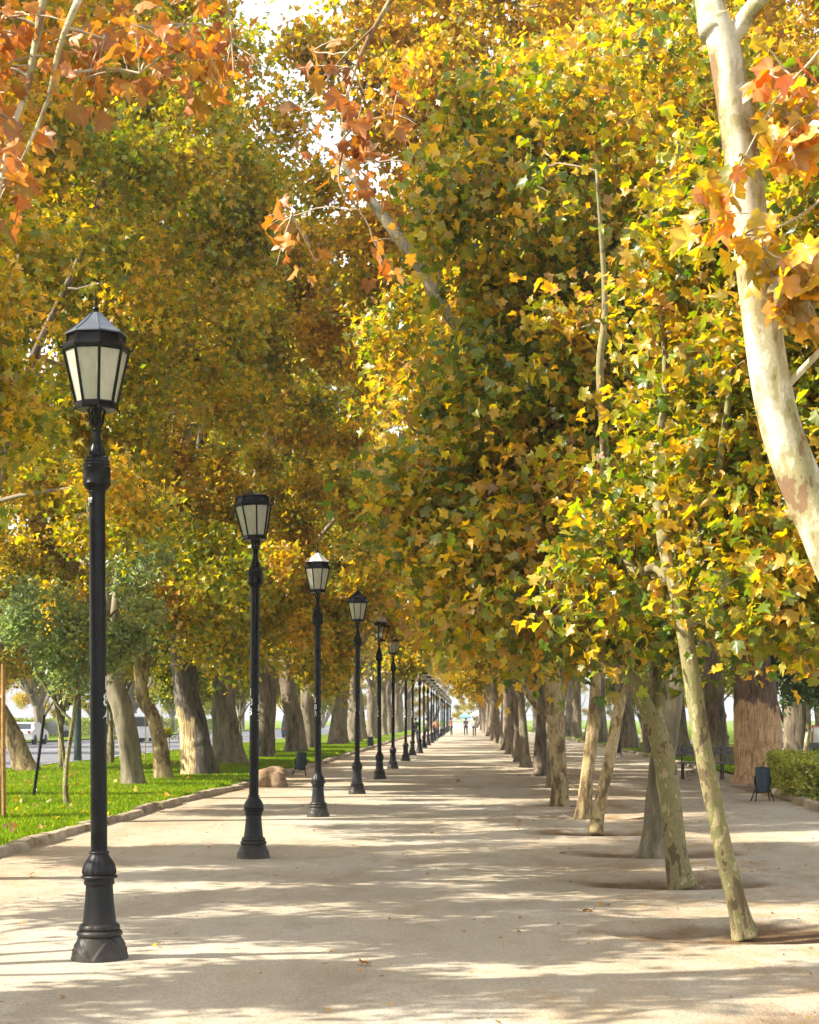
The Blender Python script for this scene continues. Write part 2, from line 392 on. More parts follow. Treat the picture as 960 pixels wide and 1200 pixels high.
def crown_mesh(name, seed, skel, sk_r, clumps, n_anchor, tips, leaves, size, tmpl, leafmat='leaf', twigmat='twig',
               reach=.75, scatter=.16, droop=.55, twig_n=4, twig_draw=1.0, flat=.9):
    rng = np.random.default_rng(seed)
    A = sample_clumps(rng, clumps, n_anchor)
    lines = grow(rng, skel, A, sk_r)
    Vs, Fq, base = [], [], 0
    P, v = [], []
    for pl, rr in lines:
        vv, ff = tube_geo(pl, rr, 5, caps=False); Vs.append(vv); Fq.append(np.array(ff)+base); base += len(vv)
    av = rng.uniform(0, 1, n_anchor)
    for a, vbase in zip(A, av):
        tv = unit(rng.normal(size=(tips, 3))*[1, 1, .8])*rng.uniform(.35, 1.0, (tips, 1))*reach
        for k in range(tips):
            b = a+tv[k]-[0, 0, .12*reach]; mid = (a+b)/2+[0, 0, .1*reach]
            if rng.random() < twig_draw:
                t = np.linspace(0, 1, twig_n)[:, None]; pl = (1-t)**2*a+2*t*(1-t)*mid+t*t*b
                vv, ff = tube_geo(pl, np.linspace(.007, .003, twig_n), 3, caps=False)
                Vs.append(vv); Fq.append(np.array(ff)+base); base += len(vv)
            u = rng.uniform(.15, 1.08, (leaves, 1))
            P.append((1-u)**2*a+2*u*(1-u)*mid+u*u*b+rng.normal(0, scatter, (leaves, 3)))
            tb = .5*vbase+.5*rng.random()
            v.append(np.clip(.45*tb+.55*rng.random(leaves), 0, 1))
    P = np.concatenate(P); v = np.concatenate(v)
    LV, LF, Lv = leaf_geo(rng, P, size, v, tmpl, droop, flat)
    TV = np.concatenate(Vs); TF = np.concatenate(Fq)
    V = np.vstack([TV, LV]); mi = np.concatenate([np.zeros(len(TF)), np.ones(len(LF))])
    at = np.concatenate([np.zeros((len(TV), 2)), Lv])
    return fast_mesh(name, V, [TF, LF+len(TV)], [M[twigmat], M[leafmat]], mi, at)

def dense(pts, rad, step=.25):
    pts = np.array(pts, float); out, rr = [], []
    for i in range(len(pts)-1):
        n = max(2, int(np.linalg.norm(pts[i+1]-pts[i])/step))
        for k in range(n):
            t = k/n; out.append(pts[i]*(1-t)+pts[i+1]*t); rr.append(rad[i]*(1-t)+rad[i+1]*t)
    out.append(pts[-1]); rr.append(rad[-1]); return np.array(out), np.array(rr)
def spline(pts, k=6):
    pts = np.array(pts, float); P = np.vstack([2*pts[0]-pts[1], pts, 2*pts[-1]-pts[-2]]); out = []
    for i in range(1, len(P)-2):
        for j in range(k):
            t = j/k; a, b, c, d = P[i-1], P[i], P[i+1], P[i+2]
            out.append(.5*((2*b)+(c-a)*t+(2*a-5*b+4*c-d)*t*t+(3*b-3*c+d-a)*t**3))
    out.append(pts[-1]); return np.array(out)
def wood_mesh(name, seed, trunk, tr, limbs, m, flare=.35, lump=.07, sides=26):
    """trunk polyline + radii, limbs list of (pts, radii); returns mesh, skeleton points and radii"""
    rng = np.random.default_rng(seed); ph = rng.uniform(0, 6.28, 8); mb = MB(); SK, SR = [], []
    def add(pts, rad, n, fl, lp):
        pts = np.array(pts, float); rad = np.array(rad, float)
        kn = [(rng.uniform(.2, 3.4), rng.uniform(-PI, PI), rng.uniform(.05, .16), rng.uniform(.04, .09)) for _ in range(9)] if n >= 20 else []
        x = np.linspace(0, 1, len(pts)); s = spline(pts, 14 if n >= 20 else 7); xs = np.linspace(0, 1, len(s)); r = np.interp(xs, x, rad)
        def mod(t, a, z):
            g = 1+lp*(np.sin(2*a+ph[0]+z*1.1)+.7*np.sin(3*a+ph[1]-z*1.9)+.5*np.sin(5*a+ph[2]+z*3.1)+.6*np.sin(z*5.3+ph[3]+a)*.6)
            for z0, a0, am, wz in kn:
                da = (a-a0+PI) % (2*PI)-PI; g = g+am*np.exp(-((z-z0)/wz)**2-(da/.55)**2)
            if fl: g = g*(1+fl*np.exp(-np.maximum(z, 0)/.22)*(1+.35*np.sin(5*a+ph[4])))
            return g
        v, f = tube_geo(s, r, n, mod); mb.add(v, f)
        d, rr = dense(s, r, .3); SK.append(d); SR.append(rr)
    add(trunk, tr, sides, flare, lump)
    for p, r in limbs: add(p, r, 10, 0, lump*.8)
    me_o = mb
    me = D.meshes.new(name); me.from_pydata(mb.v, [], mb.f); me.materials.append(M[m])
    me.polygons.foreach_set('use_smooth', [True]*len(me.polygons)); me.update()
    return me, np.concatenate(SK), np.concatenate(SR)

def place_tree(label, cat, loc, wood, crown, hue=(.5,.6), rz=0, sc=1, group=None, name='plane_tree', extra=()):
    r = empty(name, loc, rz, label=label, cat=cat, group=group); r.scale = (sc, sc, sc)
    mesh_obj('trunk', wood, r)
    if crown is not None:
        c = mesh_obj('crown', crown, r); c.color = (hue[0], hue[1], 0, 1)
    return r

def leafbox(seed, box, n, size, m, rough=.12):
    rng = np.random.default_rng(seed); c = np.array(box[:3]); h = np.array(box[3:])/2
    P = rng.uniform(-1, 1, (n, 3)); face = rng.integers(0, 5, n)
    for k, (ax, s) in enumerate([(0,-1),(0,1),(1,-1),(1,1),(2,1)]): P[face == k, ax] = s*rng.uniform(.8, 1, (face == k).sum())
    # rounded, lumpy
    l = np.linalg.norm(P*[.6,.6,.75], axis=1, keepdims=True); P = P/np.maximum(1, l**.9)
    X = c+P*h; X += (np.sin(X*[3.1,2.7,4.0]+seed).sum(1, keepdims=True)*.05)*unit(P)*[1,1,1]
    X += rng.normal(0, rough*.42, (n, 3)); X[:, 2] = np.maximum(X[:, 2], .03)
    v = rng.uniform(0, 1, n); return leaf_geo(rng, X, size, v, T_OVAL, -.4, .6)

# ------------------------------------------------------------------ mature tree prototypes (local coords)
def mature(seed, h=17.0, lean=(0,0), spread=5.2, low=4.6, r0=.42, barkm='bark_old', trunk_h=4.2, n_anchor=66, tips=9, leaves=80, size=.13, nclump=11, tmpl=T_FAR):
    rng = np.random.default_rng(seed)
    top = np.array([lean[0], lean[1], trunk_h])
    trunk = [(0,0,-.15), (lean[0]*.12+rng.normal(0,.03), lean[1]*.12, .7), (lean[0]*.45, lean[1]*.45, trunk_h*.5), tuple(top)]
    limbs = []; ends = []
    nl = 6
    for i in range(nl):
        a = 2*PI*i/nl+rng.uniform(-.4, .4); out = rng.uniform(.45, .95)*spread; hh = rng.uniform(.5, .95)*(h-trunk_h)*(1.15-.45*out/spread)
        e = top+[math.cos(a)*out, math.sin(a)*out, hh]
        m1 = top+[math.cos(a)*out*.3, math.sin(a)*out*.3, hh*.35]+rng.normal(0, .2, 3); m2 = top+[math.cos(a+.15)*out*.7, math.sin(a+.15)*out*.7, hh*.7]+rng.normal(0, .3, 3)
        limbs.append(([top-[0,0,.5-.12*i], m1, m2, e], [r0*.6, r0*.4, r0*.22, .04])); ends.append(e)
    w, sk, sr = wood_mesh('plane_trunk', seed, trunk+[tuple(top+[.1,.1,(h-trunk_h)*.25])], [r0*1.08, r0, r0*.85, r0*.74, r0*.4], limbs, barkm)
    clumps = []
    cx, cy = lean[0]*1.1, lean[1]*1.1
    for i in range(nclump):
        z = low+1.4+(h-low-2.4)*(i+.5)/nclump; t = (z-low)/(h-low)
        rad = spread*math.sin(PI*min(1, .22+.72*t))**.8*.72; a = i*2.4+rng.uniform(-.5, .5)
        clumps.append((cx+math.cos(a)*rad, cy+math.sin(a)*rad, z, spread*rng.uniform(.34, .5), spread*rng.uniform(.34, .5), spread*rng.uniform(.25, .36)))
    clumps.append((cx, cy, h*.72, spread*.5, spread*.5, spread*.5))
    c = crown_mesh('plane_crown', seed+1, sk, sr, clumps, n_anchor, tips, leaves, size, tmpl, reach=.95, scatter=.2, twig_draw=.4)
    return w, c
PROTO = [mature(11, 17.5, (.1,.1), 5.2, barkm='bark_old', r0=.36),
         mature(23, 18.5, (-.5,.2), 5.6, barkm='bark_old', r0=.40),
         mature(37, 16.0, (.3,0), 4.8, barkm='bark_grey', r0=.28),
         mature(51, 19.0, (-.2,-.3), 5.8, barkm='bark_old', r0=.43)]

# ------------------------------------------------------------------ left row
rnd = random.Random(4)
G_LEFT = 'large plane trees in the row on the left lawn'
def special_wood(seed, base, tops, rads, barkm, limbs=(), flare=.25):
    return wood_mesh('plane_trunk', seed, tops, rads, limbs, barkm, flare)
def unique_tree(label, base, trunk, rads, barkm, limbs, clumps, n_anchor, tips, leaves, size, tmpl, hue, seed, cat='tree',
                leafmat='leaf', twigmat='twig', reach=.75, scatter=.16, droop=.55, name='plane_tree', flare=.25, group=None, twig_draw=1.0, lump=.08, flat=.9, sides=28):
    b = np.array([base[0], base[1], 0.0])
    loc = lambda q: np.array(q, float)-b
    tr = [loc(q) for q in trunk]; lb = [([loc(q) for q in p], r) for p, r in limbs]
    w, sk, sr = wood_mesh('trunk', seed, tr, rads, lb, barkm, flare, lump, sides)
    cl = [tuple(np.array(c[:3])-b)+tuple(c[3:]) for c in clumps]
    cr = crown_mesh('crown', seed+7, sk, sr, cl, n_anchor, tips, leaves, size, tmpl, leafmat, twigmat, reach, scatter, droop, 4, twig_draw, flat) if clumps else None
    return place_tree(label, cat, tuple(b), w, cr, hue, group=group, name=name)

def mature_unique(label, base, trunk, rads, barkm, seed, hue, h=17, spread=5, low=3.4, group=None, n_anchor=150, tmpl=T_FAR, size=.128):
    """own trunk, crown generated like the prototypes"""
    rng = np.random.default_rng(seed); b = np.array([base[0], base[1], 0.]); top = np.array(trunk[-1], float)
    limbs = []
    for i in range(6):
        a = 2*PI*i/6+rng.uniform(-.4, .4); out = rng.uniform(.3, .7)*spread; hh = rng.uniform(.45, .8)*(h-top[2])*(1.1-.4*out/spread); r0 = rads[-1]
        e = top+[math.cos(a)*out, math.sin(a)*out, hh]; m1 = top+[math.cos(a)*out*.3, math.sin(a)*out*.3, hh*.38]
        limbs.append(([top-[0,0,.5-.12*i], m1, m1*.45+e*.55+rng.normal(0,.3,3), e], [r0*.72, r0*.48, r0*.28, .04]))
    trunk = list(trunk)+[tuple(top+[rng.normal(0,.15), rng.normal(0,.15), (h-top[2])*.28])]; rads = list(rads)+[rads[-1]*.5]
    cl = []
    for i in range(11):
        z = low+1.3+(h-low-2.4)*(i+.5)/11; t = (z-low)/(h-low); rad = spread*math.sin(PI*min(1, .22+.72*t))**.8*.72; a = i*2.4+rng.uniform(-.5,.5)
        cl.append((top[0]+math.cos(a)*rad, top[1]+math.sin(a)*rad, z, spread*rng.uniform(.34,.5), spread*rng.uniform(.34,.5), spread*rng.uniform(.25,.36)))
    return unique_tree(label, base, trunk, rads, barkm, limbs, cl, n_anchor, 9, 84, size, tmpl, hue, seed, group=group, twig_draw=.4, reach=.95, scatter=.2)

# off-frame tree whose crown makes the dark green mass behind the first lamp
mature_unique('plane tree whose dark green low crown hangs behind the nearest lantern', (-8.4, 27.5),
    [(-8.4,27.5,-.1), (-8.35,27.5,1.2), (-8.2,27.5,2.6), (-8.0,27.5,4.0)], [.26,.24,.2,.16], 'bark_old', 101, (.44,.7), 15, 5.2, 3.6, G_LEFT, 130, T_MID, .12)
mature_unique('near plane tree at the left edge, brown-gold leaves beside the first lamp shaft', (-8.9, 17.2),
    [(-8.9,17.2,-.1), (-8.85,17.2,1.2), (-8.7,17.2,2.6), (-8.5,17.2,4.0)], [.22,.19,.17,.14], 'bark_grey', 107, (.52,.8), 13, 4.4, 3.2, G_LEFT, 125, T_MID, .115)
mature_unique('unseen plane tree added to shade the front of the walk from the left', (-8.8, 3.5),  # added outside the view, kept low, to cast shade on the near path
    [(-8.8,3.5,-.1), (-8.85,3.5,1.0), (-8.7,3.5,1.8), (-8.5,3.5,2.8)], [.26,.22,.2,.18], 'bark_grey', 108, (.6,.6), 7.6, 3.6, 2.4, G_LEFT, 24)
mature_unique('unseen low plane tree added for shade on the lawn level with the nearest lamp', (-9.2, 10.5),  # unseen squat tree put in to close a gap in the front shade
    [(-9.2,10.5,-.1), (-9.2,10.5,1.0), (-9.1,10.5,1.8), (-9,10.5,2.8)], [.26,.22,.2,.18], 'bark_grey', 106, (.6,.6), 7.4, 3.8, 2.6, G_LEFT, 24)
mature_unique('tall golden plane tree arching high over the walk from the left', (-12.2, 35),
    [(-12.2,35,-.1), (-12.1,35,2), (-11.8,35,4), (-10.4,35,8)], [.36,.32,.28,.2], 'bark_old', 109, (.50,.65), 20, 6.8, 8.5, G_LEFT, 150)
mature_unique('plane tree with a straight grey-green trunk on the left lawn', (-8.05, 41),
    [W(157,925,41), W(152,880,41), W(143,830,41), W(132,780,41)], [.29,.26,.245,.23], 'bark_grey', 111, (.5,.75), 17.5, 5.6, 2.3, G_LEFT, 100)
mature_unique('slim pale trunk leaning left, plane tree between the grey-green trunk and the decayed one', (-8.25, 46),
    [W(193,917,46), W(188,880,46), W(179,838,46), W(165,800,46)], [.23,.20,.18,.17], 'bark_tan', 121, (.48,.7), 18, 5.6, 2.4, G_LEFT, 90)
mature_unique('plane tree with bark torn off and ochre rotten wood showing on its leaning trunk', (-7.65, 48.6),
    [W(236,914,48.6), W(230,870,48.6), W(219,820,48.6), W(214,760,48.6), W(210,700,48.6)], [.48,.41,.37,.36,.32], 'bark_rot', 131, (.50,.75), 19, 6, 2.5, G_LEFT, 100)
mature_unique('very thick smooth grey trunk standing alone behind the decayed plane tree', (-8.5, 60),
    [W(268,899,60), W(266,870,60), W(264,840,60), W(262,790,60)], [.56,.48,.45,.42], 'bark_grey', 141, (.42,.75), 20, 6.4, 2.2, G_LEFT, 105)
ORD = ['first','second','third','fourth','fifth','sixth','seventh','eighth','ninth','tenth','eleventh','twelfth','thirteenth','fourteenth',
       'fifteenth','sixteenth','seventeenth','eighteenth','nineteenth','twentieth','twenty-first','twenty-second','twenty-third','twenty-fourth','twenty-fifth','twenty-sixth','twenty-seventh','twenty-eighth','twenty-ninth','thirtieth']
left_far = [(-8.3,69),(-9.0,75),(-8.2,82),(-8.4,90),(-9.2,97),(-8.1,105),(-8.5,114),(-8.2,124),(-8.4,134),(-8.2,145),(-8.5,157),(-8.3,170),(-8.4,184),(-8.3,199),(-8.4,215),(-8.3,232),(-8.4,250)]
for i, (x, y) in enumerate(left_far):
    k = [0,3,1,0,2,1,3][i % 7]; w, c = PROTO[k]
    place_tree(f'thick dark plane trunk on the left lawn, {ORD[i]} beyond the very thick grey trunk', 'tree', (x, y, 0), w, c,
               ([.40,.50,.47,.58,.46,.60][i % 6], .7), rnd.uniform(0, 6.28), rnd.uniform(1.08, 1.25), G_LEFT)
# across the road
G_ROAD = 'trees on the far side of the road'
for i in range(11):
    y = 62+i*19; w, c = PROTO[(i*3+1) % 4]
    place_tree(f'roadside plane tree across the road on the left, {ORD[i]} one counting from the camera', 'tree', (-33.5+rnd.uniform(-1,1), y, -1.2), w, c,
               (rnd.choice([.42,.55,.66]), .6), rnd.uniform(0, 6.28), rnd.uniform(.85, 1.0), G_ROAD)
for i in range(9):
    y = 75+i*24; w, c = PROTO[(i+2) % 4]
    place_tree(f'tree in the second line across the road, {ORD[i]} one counting away', 'tree', (-43+rnd.uniform(-1.5,1.5), y, -2.6), w, c,
               (rnd.choice([.40,.5,.6]), .6), rnd.uniform(0, 6.28), rnd.uniform(.95, 1.1), G_ROAD)
for i, (x, y) in enumerate([(-16,300),(-7,306),(1.5,318),(9,304),(17,300),(-26,300),(27,300)]):
    w, c = PROTO[i % 4]
    place_tree(f'hazy tree closing the far end of the avenue, {ORD[i]} of that group', 'tree', (x, y, -4.0), w, c, ([.4,.5,.45][i % 3], .6), rnd.uniform(0, 6.28), 1.0, 'hazy trees at the far end of the avenue')
for i in range(8):
    y = 60+i*26; V, F, v = leafbox(60+i, (0,0,.75,2.2,20,1.6), 9000, .16, 'hedge', .2)
    r = empty('hedge', (-37.5, y, 0), label=f'clipped hedge length across the road, {ORD[i]} from the camera', cat='hedge', group='hedge lengths across the road')
    o = mesh_obj('foliage', fast_mesh('foliage', V, [F], [M['hedge']], None, v), r); o.color = (.2,.7,0,1)
lw, lc = mature(77, 6.8, (.1,.1), 2.9, low=1.7, r0=.11, barkm='bark_young', trunk_h=1.9, n_anchor=60, leaves=60, size=.12, nclump=8)
for i, (x, y, hu) in enumerate([(-12.6,60,.36),(-11.6,71,.42),(-12.8,80,.34),(-13.2,55.5,.46),(-12.2,92,.40),(-12.6,105,.36),(-12.4,120,.44),(-12.6,138,.38),(-12.4,158,.42)]):
    place_tree(f'small low green and yellow tree by the road edge of the lawn, {ORD[i]} of these', 'tree', (x, y, 0), lw, lc, (hu, .6), rnd.uniform(0, 6.28), rnd.uniform(.8, 1.1), 'small low trees along the road edge of the lawn', name='young_tree')
# leaning trunk by the road, far left
mature_unique('speckled olive trunk leaning hard to the left beside the road at the far left', (-13.3, 52),
    [W(34,907,52), W(22,880,52), W(8,848,52), W(-20,790,52)], [.33,.28,.25,.2], 'bark_tan', 151, (.55,.7), 12, 4.0, 3.2, G_LEFT, 90)

# ------------------------------------------------------------------ right side
G_RIGHT = 'old plane trees along the right edge of the walk'
mature_unique('huge trunk with stripped orange bark behind the litter bin on the right', (7.75, 45),
    [W(892,921,45), W(890,880,45), W(886,830,45), W(882,760,45), W(880,690,45)], [.68,.60,.55,.42,.38], 'bark_strip', 161, (.5,.75), 17, 5.6, 2.6, G_RIGHT)
mature_unique('tall golden plane tree arching high over the walk from the right', (9.4, 36),
    [(9.4,36,-.1), (9.2,36,2), (8.2,36,5), (5.6,36,8)], [.5,.45,.4,.34], 'bark_old', 167, (.57,.65), 21, 8.6, 8.0, G_RIGHT, 340)
mature_unique('tall gold and brown plane tree on the right, above the stripped trunk', (12.0, 48),
    [(12.0,48,-.1), (11.6,48,2), (10.0,48,5), (6.0,48,9)], [.5,.45,.4,.34], 'bark_old', 168, (.62,.65), 23, 8, 8.0, G_RIGHT, 330)
right_far = [(8.9,61,3),(11.2,58,0),(9.2,74,1),(9.2,84,3),(9.0,95,1),(9.4,106,0),(9.2,118,3),(9.5,131,1),(9.3,145,0),(9.5,160,3),(9.4,177,1),(9.5,196,0),(9.4,216,3),(9.5,238,1)]
for i, (x, y, k) in enumerate(right_far):
    w, c = PROTO[k]
    place_tree(f'dark plane trunk along the right kerb, {ORD[i]} beyond the stripped trunk', 'tree', (x, y, 0), w, c,
               ([.48,.56,.44,.54,.6][i % 5], .7), rnd.uniform(0, 6.28), rnd.uniform(1.08, 1.25), G_RIGHT)
G_PARK = 'trees deeper in the park on the right'
pk = [(15.5,52),(19,66),(17,82),(24,74),(26,95),(18,102),(30,60),(33,84),(22,122),(31,118),(19,142),(28,150),(20,175),(30,190),(22,215)]
for i, (x, y) in enumerate(pk):
    w, c = PROTO[(i*2+2) % 4 if i % 3 else 2]
    place_tree(f'green plane tree deeper in the park on the right, {ORD[i]} counting away from the camera', 'tree', (x, y, 0), w, c,
               (rnd.choice([.3,.4,.5]), .6), rnd.uniform(0, 6.28), rnd.uniform(.8, 1.0), G_PARK)

for i, (x, y, hu) in enumerate([(13.5,72,.36),(17.5,78,.42),(12.6,88,.32),(22,92,.4),(15,104,.44),(12.5,122,.38),(20,56,.34),(26,68,.4)]):
    place_tree(f'small low tree on the park lawn to the right, {ORD[i]} of these', 'tree', (x, y, 0), lw, lc, (hu, .6), rnd.uniform(0, 6.28), rnd.uniform(.8, 1.15), 'small low trees on the park lawn to the right', name='young_tree')
# young row on the path ------------------------------------------------------
G_YOUNG = 'slender plane trees planted in the path on the right'
# tree 0: pale trunk, leaning in from the right
unique_tree('pale blotchy cream trunk leaning in at the upper right behind hanging orange leaves', (2.35, 9.4),
    [(2.35,9.4,-.1), (2.30,9.4,.9), W(1012,760,9.4), W(972,640,9.4), W(916,500,9.4), W(889,350,9.4), W(868,180,9.4), W(852,70,9.4), W(838,20,9.4)],
    [.175,.155,.14,.130,.112,.10,.092,.088,.078], 'bark_pale',
    [([W(845,62,9.4), W(868,30,9.38), W(905,-25,9.3), W(960,-130,9.2), W(1050,-330,9.3)], [.062,.05,.045,.04,.02]),
     ([W(838,40,9.4), W(826,-40,9.5), W(800,-190,9.7), W(760,-400,9.8)], [.085,.075,.06,.03]),
     ([W(905,470,9.4), W(955,418,9.3), W(1000,370,9.2), W(1100,250,9.0), W(1180,60,9.2)], [.022,.018,.015,.013,.008])],
    [(2.3,9.6,7.6,2.2,2.2,1.2), (1.2,9.9,8.0,1.6,1.6,1.2), (3.6,9.3,6.4,1.5,1.5,1.4), (3.2,9.2,4.6,.8,1.2,.9), (4.2,9.8,5.0,1.0,1.5,1.4)],
    60, 7, 28, .165, T_NEAR, (.55,.6), 201, group=G_YOUNG, twigmat='twig_pale', flare=.2, lump=.05)

unique_tree('thin olive trunk leaning left, nearest of the slender trees whose base shows', (2.18, 13.4),
    [W(874,1099,13.4), W(866,1068,13.4), W(845,985,13.4), W(826,890,13.4), W(812,800,13.4), W(800,730,13.4), W(778,640,13.4)],
    [.088,.076,.071,.067,.063,.058,.045], 'bark_young',
    [([W(800,730,13.4), W(775,668,13.6), W(742,668,13.8), W(720,610,13.9)], [.05,.045,.04,.02]),
     ([W(792,690,13.4), W(830,600,13.2), W(850,500,13.0), W(860,400,12.9)], [.05,.04,.03,.012]),
     ([W(778,640,13.4), W(770,560,13.5), W(780,440,13.6), W(770,300,13.7)], [.05,.04,.03,.012]),
     ([W(800,735,13.4), W(870,690,13.0), W(950,640,12.8)], [.04,.03,.012])],
    [(2.9,13.6,3.4,1.2,1.3,.9), (2.2,14.0,4.1,.8,1.2,.9), (2.3,13.9,5.3,.75,1.1,1.0), (3.1,13.2,5.0,.9,1.2,1.0), (2.6,13.2,2.75,1.1,.8,.45), (1.7,14.3,3.0,.7,.8,.5), (2.3,14,6.3,.5,.7,.6)],
    72, 8, 46, .112, T_NEAR, (.43,.98), 211, group=G_YOUNG, twigmat='twig', flare=.25, lump=.06)

unique_tree('forked mottled trunk leaning left, second of the slender trees from the camera', (2.17, 17.4),
    [W(800,1040,17.4), W(794,1010,17.4), W(786,950,17.4), W(776,880,17.4), W(764,838,17.4)],
    [.125,.113,.106,.10,.105], 'bark_young',
    [([W(768,850,17.4), W(742,800,17.3), W(712,772,17.2), W(680,735,17.1), W(650,690,17.0)], [.09,.075,.07,.055,.02]),
     ([W(768,850,17.4), W(775,780,17.5), W(765,700,17.5), W(738,668,16.4), W(710,620,15.9), W(708,520,15.6), W(703,430,15.4), W(709,350,15.45), W(699,200,15.4)], [.09,.085,.08,.06,.05,.042,.036,.03,.012]),
     ([W(741,670,16.4), W(768,640,15.9), W(785,590,15.5), W(800,520,15.4)], [.06,.05,.04,.015])],
    [(1.3,17.2,3.6,1.6,1.6,1.1), (-.1,17.4,4.4,1.0,1.4,1.1), (1.2,17.6,5.2,1.7,1.6,1.4), (.9,17.5,6.8,1.5,1.4,1.2), (1.4,17.6,8.0,.9,1.0,.8), (2.6,17.8,5.6,1.3,1.4,1.6), (.2,17.0,3.2,.8,1.2,.6), (1.1,16.9,3.0,1.2,1.1,.55), (2.0,16.2,2.75,.8,.8,.35)],
    150, 8, 46, .112, T_NEAR, (.46,1.0), 221, group=G_YOUNG, flare=.3, lump=.08)

unique_tree('stout grey trunk standing upright just behind the forked mottled tree', (2.32, 21.1),
    [W(766,1006,21.1), W(768,970,21.1), W(775,900,21.1), W(788,800,21.1), W(785,740,21.1)],
    [.165,.135,.14,.145,.12], 'bark_grey',
    [([W(788,800,21.1), W(760,690,21.1), W(690,560,21.2), W(600,450,20.6), W(530,375,20.2), W(490,310,20.1), W(445,248,20.1), W(400,190,20.2)], [.11,.10,.09,.08,.075,.07,.06,.03]),
     ([W(786,760,21.1), W(820,640,21.2), W(830,480,21.3), W(810,330,21.3), W(790,200,21.3)], [.11,.09,.07,.05,.02]),
     ([W(786,740,21.1), W(760,560,21.4), W(720,420,21.6), W(690,250,21.8)], [.08,.06,.05,.02])],
    [(-.1,22.8,6.6,1.2,1.2,.9), (1.5,21.8,7.6,1.8,1.7,1.4), (2.4,21.3,9.4,1.8,1.7,1.2), (3.3,21.2,6.6,1.5,1.6,1.8), (2.6,21,4.4,1.6,1.4,1.3), (4.4,21.2,4.6,1.2,1.3,1.3), (.8,21.8,9.2,1.1,1.1,.9)],
    150, 8, 40, .12, T_MID, (.49,1.0), 231, group=G_YOUNG, flare=.45, lump=.07, twig_draw=.6)

unique_tree('lopped trunk with a pale sawn top leaning right, nearer of the leaning pair', (2.02, 28.8),
    [W(697,981,25.0), W(701,955,25.2), W(712,900,25.4), W(722,845,25.6), W(729,815,25.7)],
    [.108,.096,.09,.086,.078], 'bark_tan',
    [([W(719,850,25.6), W(735,800,25.7), W(745,740,25.8), W(750,640,25.9)], [.05,.045,.04,.02])],
    [(2.6,26,4.4,1.2,1.2,1.0), (2.3,26.2,5.8,1.3,1.3,1.2), (3.4,26,6.6,1.2,1.2,1.2)], 40, 8, 40, .12, T_MID, (.42,.7), 241, group=G_YOUNG, twig_draw=.5)
unique_tree('slim tan trunk leaning right, farther of the leaning pair', (2.0, 28.8),
    [W(682,963,28.8), W(686,930,28.8), W(692,880,28.8), W(697,830,28.8), W(698,770,28.8)],
    [.125,.108,.10,.092,.08], 'bark_tan',
    [([W(701,790,28.8), W(730,700,28.8), W(750,560,28.8), W(740,420,28.8)], [.08,.06,.05,.02]),
     ([W(702,775,28.8), W(660,680,28.9), W(600,590,29), W(560,520,29.1)], [.08,.06,.04,.02])],
    [(1.0,28.8,4.6,1.6,1.6,1.0), (2.6,28.8,5.8,1.8,1.6,1.4), (.8,29,7.4,1.5,1.5,1.3), (2.6,28.8,8.8,1.6,1.5,1.3)], 90, 8, 42, .12, T_MID, (.48,.7), 251, group=G_YOUNG, twig_draw=.5)
unique_tree('straight trunk with a dark limb reaching out over the path to the left', (1.83, 33),
    [W(657,948,33), W(656,910,33), W(652,860,33), W(648,800,33), W(640,740,33)],
    [.18,.158,.15,.145,.12], 'bark_tan',
    [([W(650,850,32.9), W(625,822,32.8), W(600,780,32.8), W(575,735,32.7), W(560,690,32.7), W(530,640,32.6)], [.075,.07,.065,.06,.05,.02]),
     ([W(645,780,33), W(620,700,33), W(580,620,33), W(540,560,33)], [.12,.10,.08,.03]),
     ([W(640,745,33), W(660,640,33.1), W(700,520,33.2), W(720,400,33.2)], [.12,.09,.06,.02])],
    [(.2,32.8,4.6,1.5,1.5,.9), (-.2,32.9,6.2,1.6,1.5,1.2), (1.6,33,5.0,1.6,1.6,1.4), (2.8,33,7,1.8,1.6,1.6), (.8,33,8.4,1.8,1.6,1.3), (2.2,33,10,1.6,1.6,1.2)],
    150, 9, 56, .125, T_FAR, (.48,.7), 261, group=G_YOUNG, twig_draw=.5)
mids = [(2.1,41.5,2),(2.15,50.5,0),(2.0,58.5,2),(2.05,66.5,0),(2.1,73,2),(2.1,81,1),(2.1,92,0),(2.1,104,2),(2.1,117,1),(2.1,131,0),(2.1,146,2),(2.1,162,1),(2.1,180,0),(2.1,200,1),(2.1,224,0),(2.1,250,1)]
for i, (x, y, k) in enumerate(mids):
    w, c = PROTO[k]
    place_tree(f'tan trunk standing in the path, {ORD[i]} beyond the one with the dark limb', 'tree', (x, y, 0), w, c,
               ([.48,.56,.50,.58][i % 4], .7), rnd.uniform(0, 6.28), .52+min(.2, i*.04), G_YOUNG)

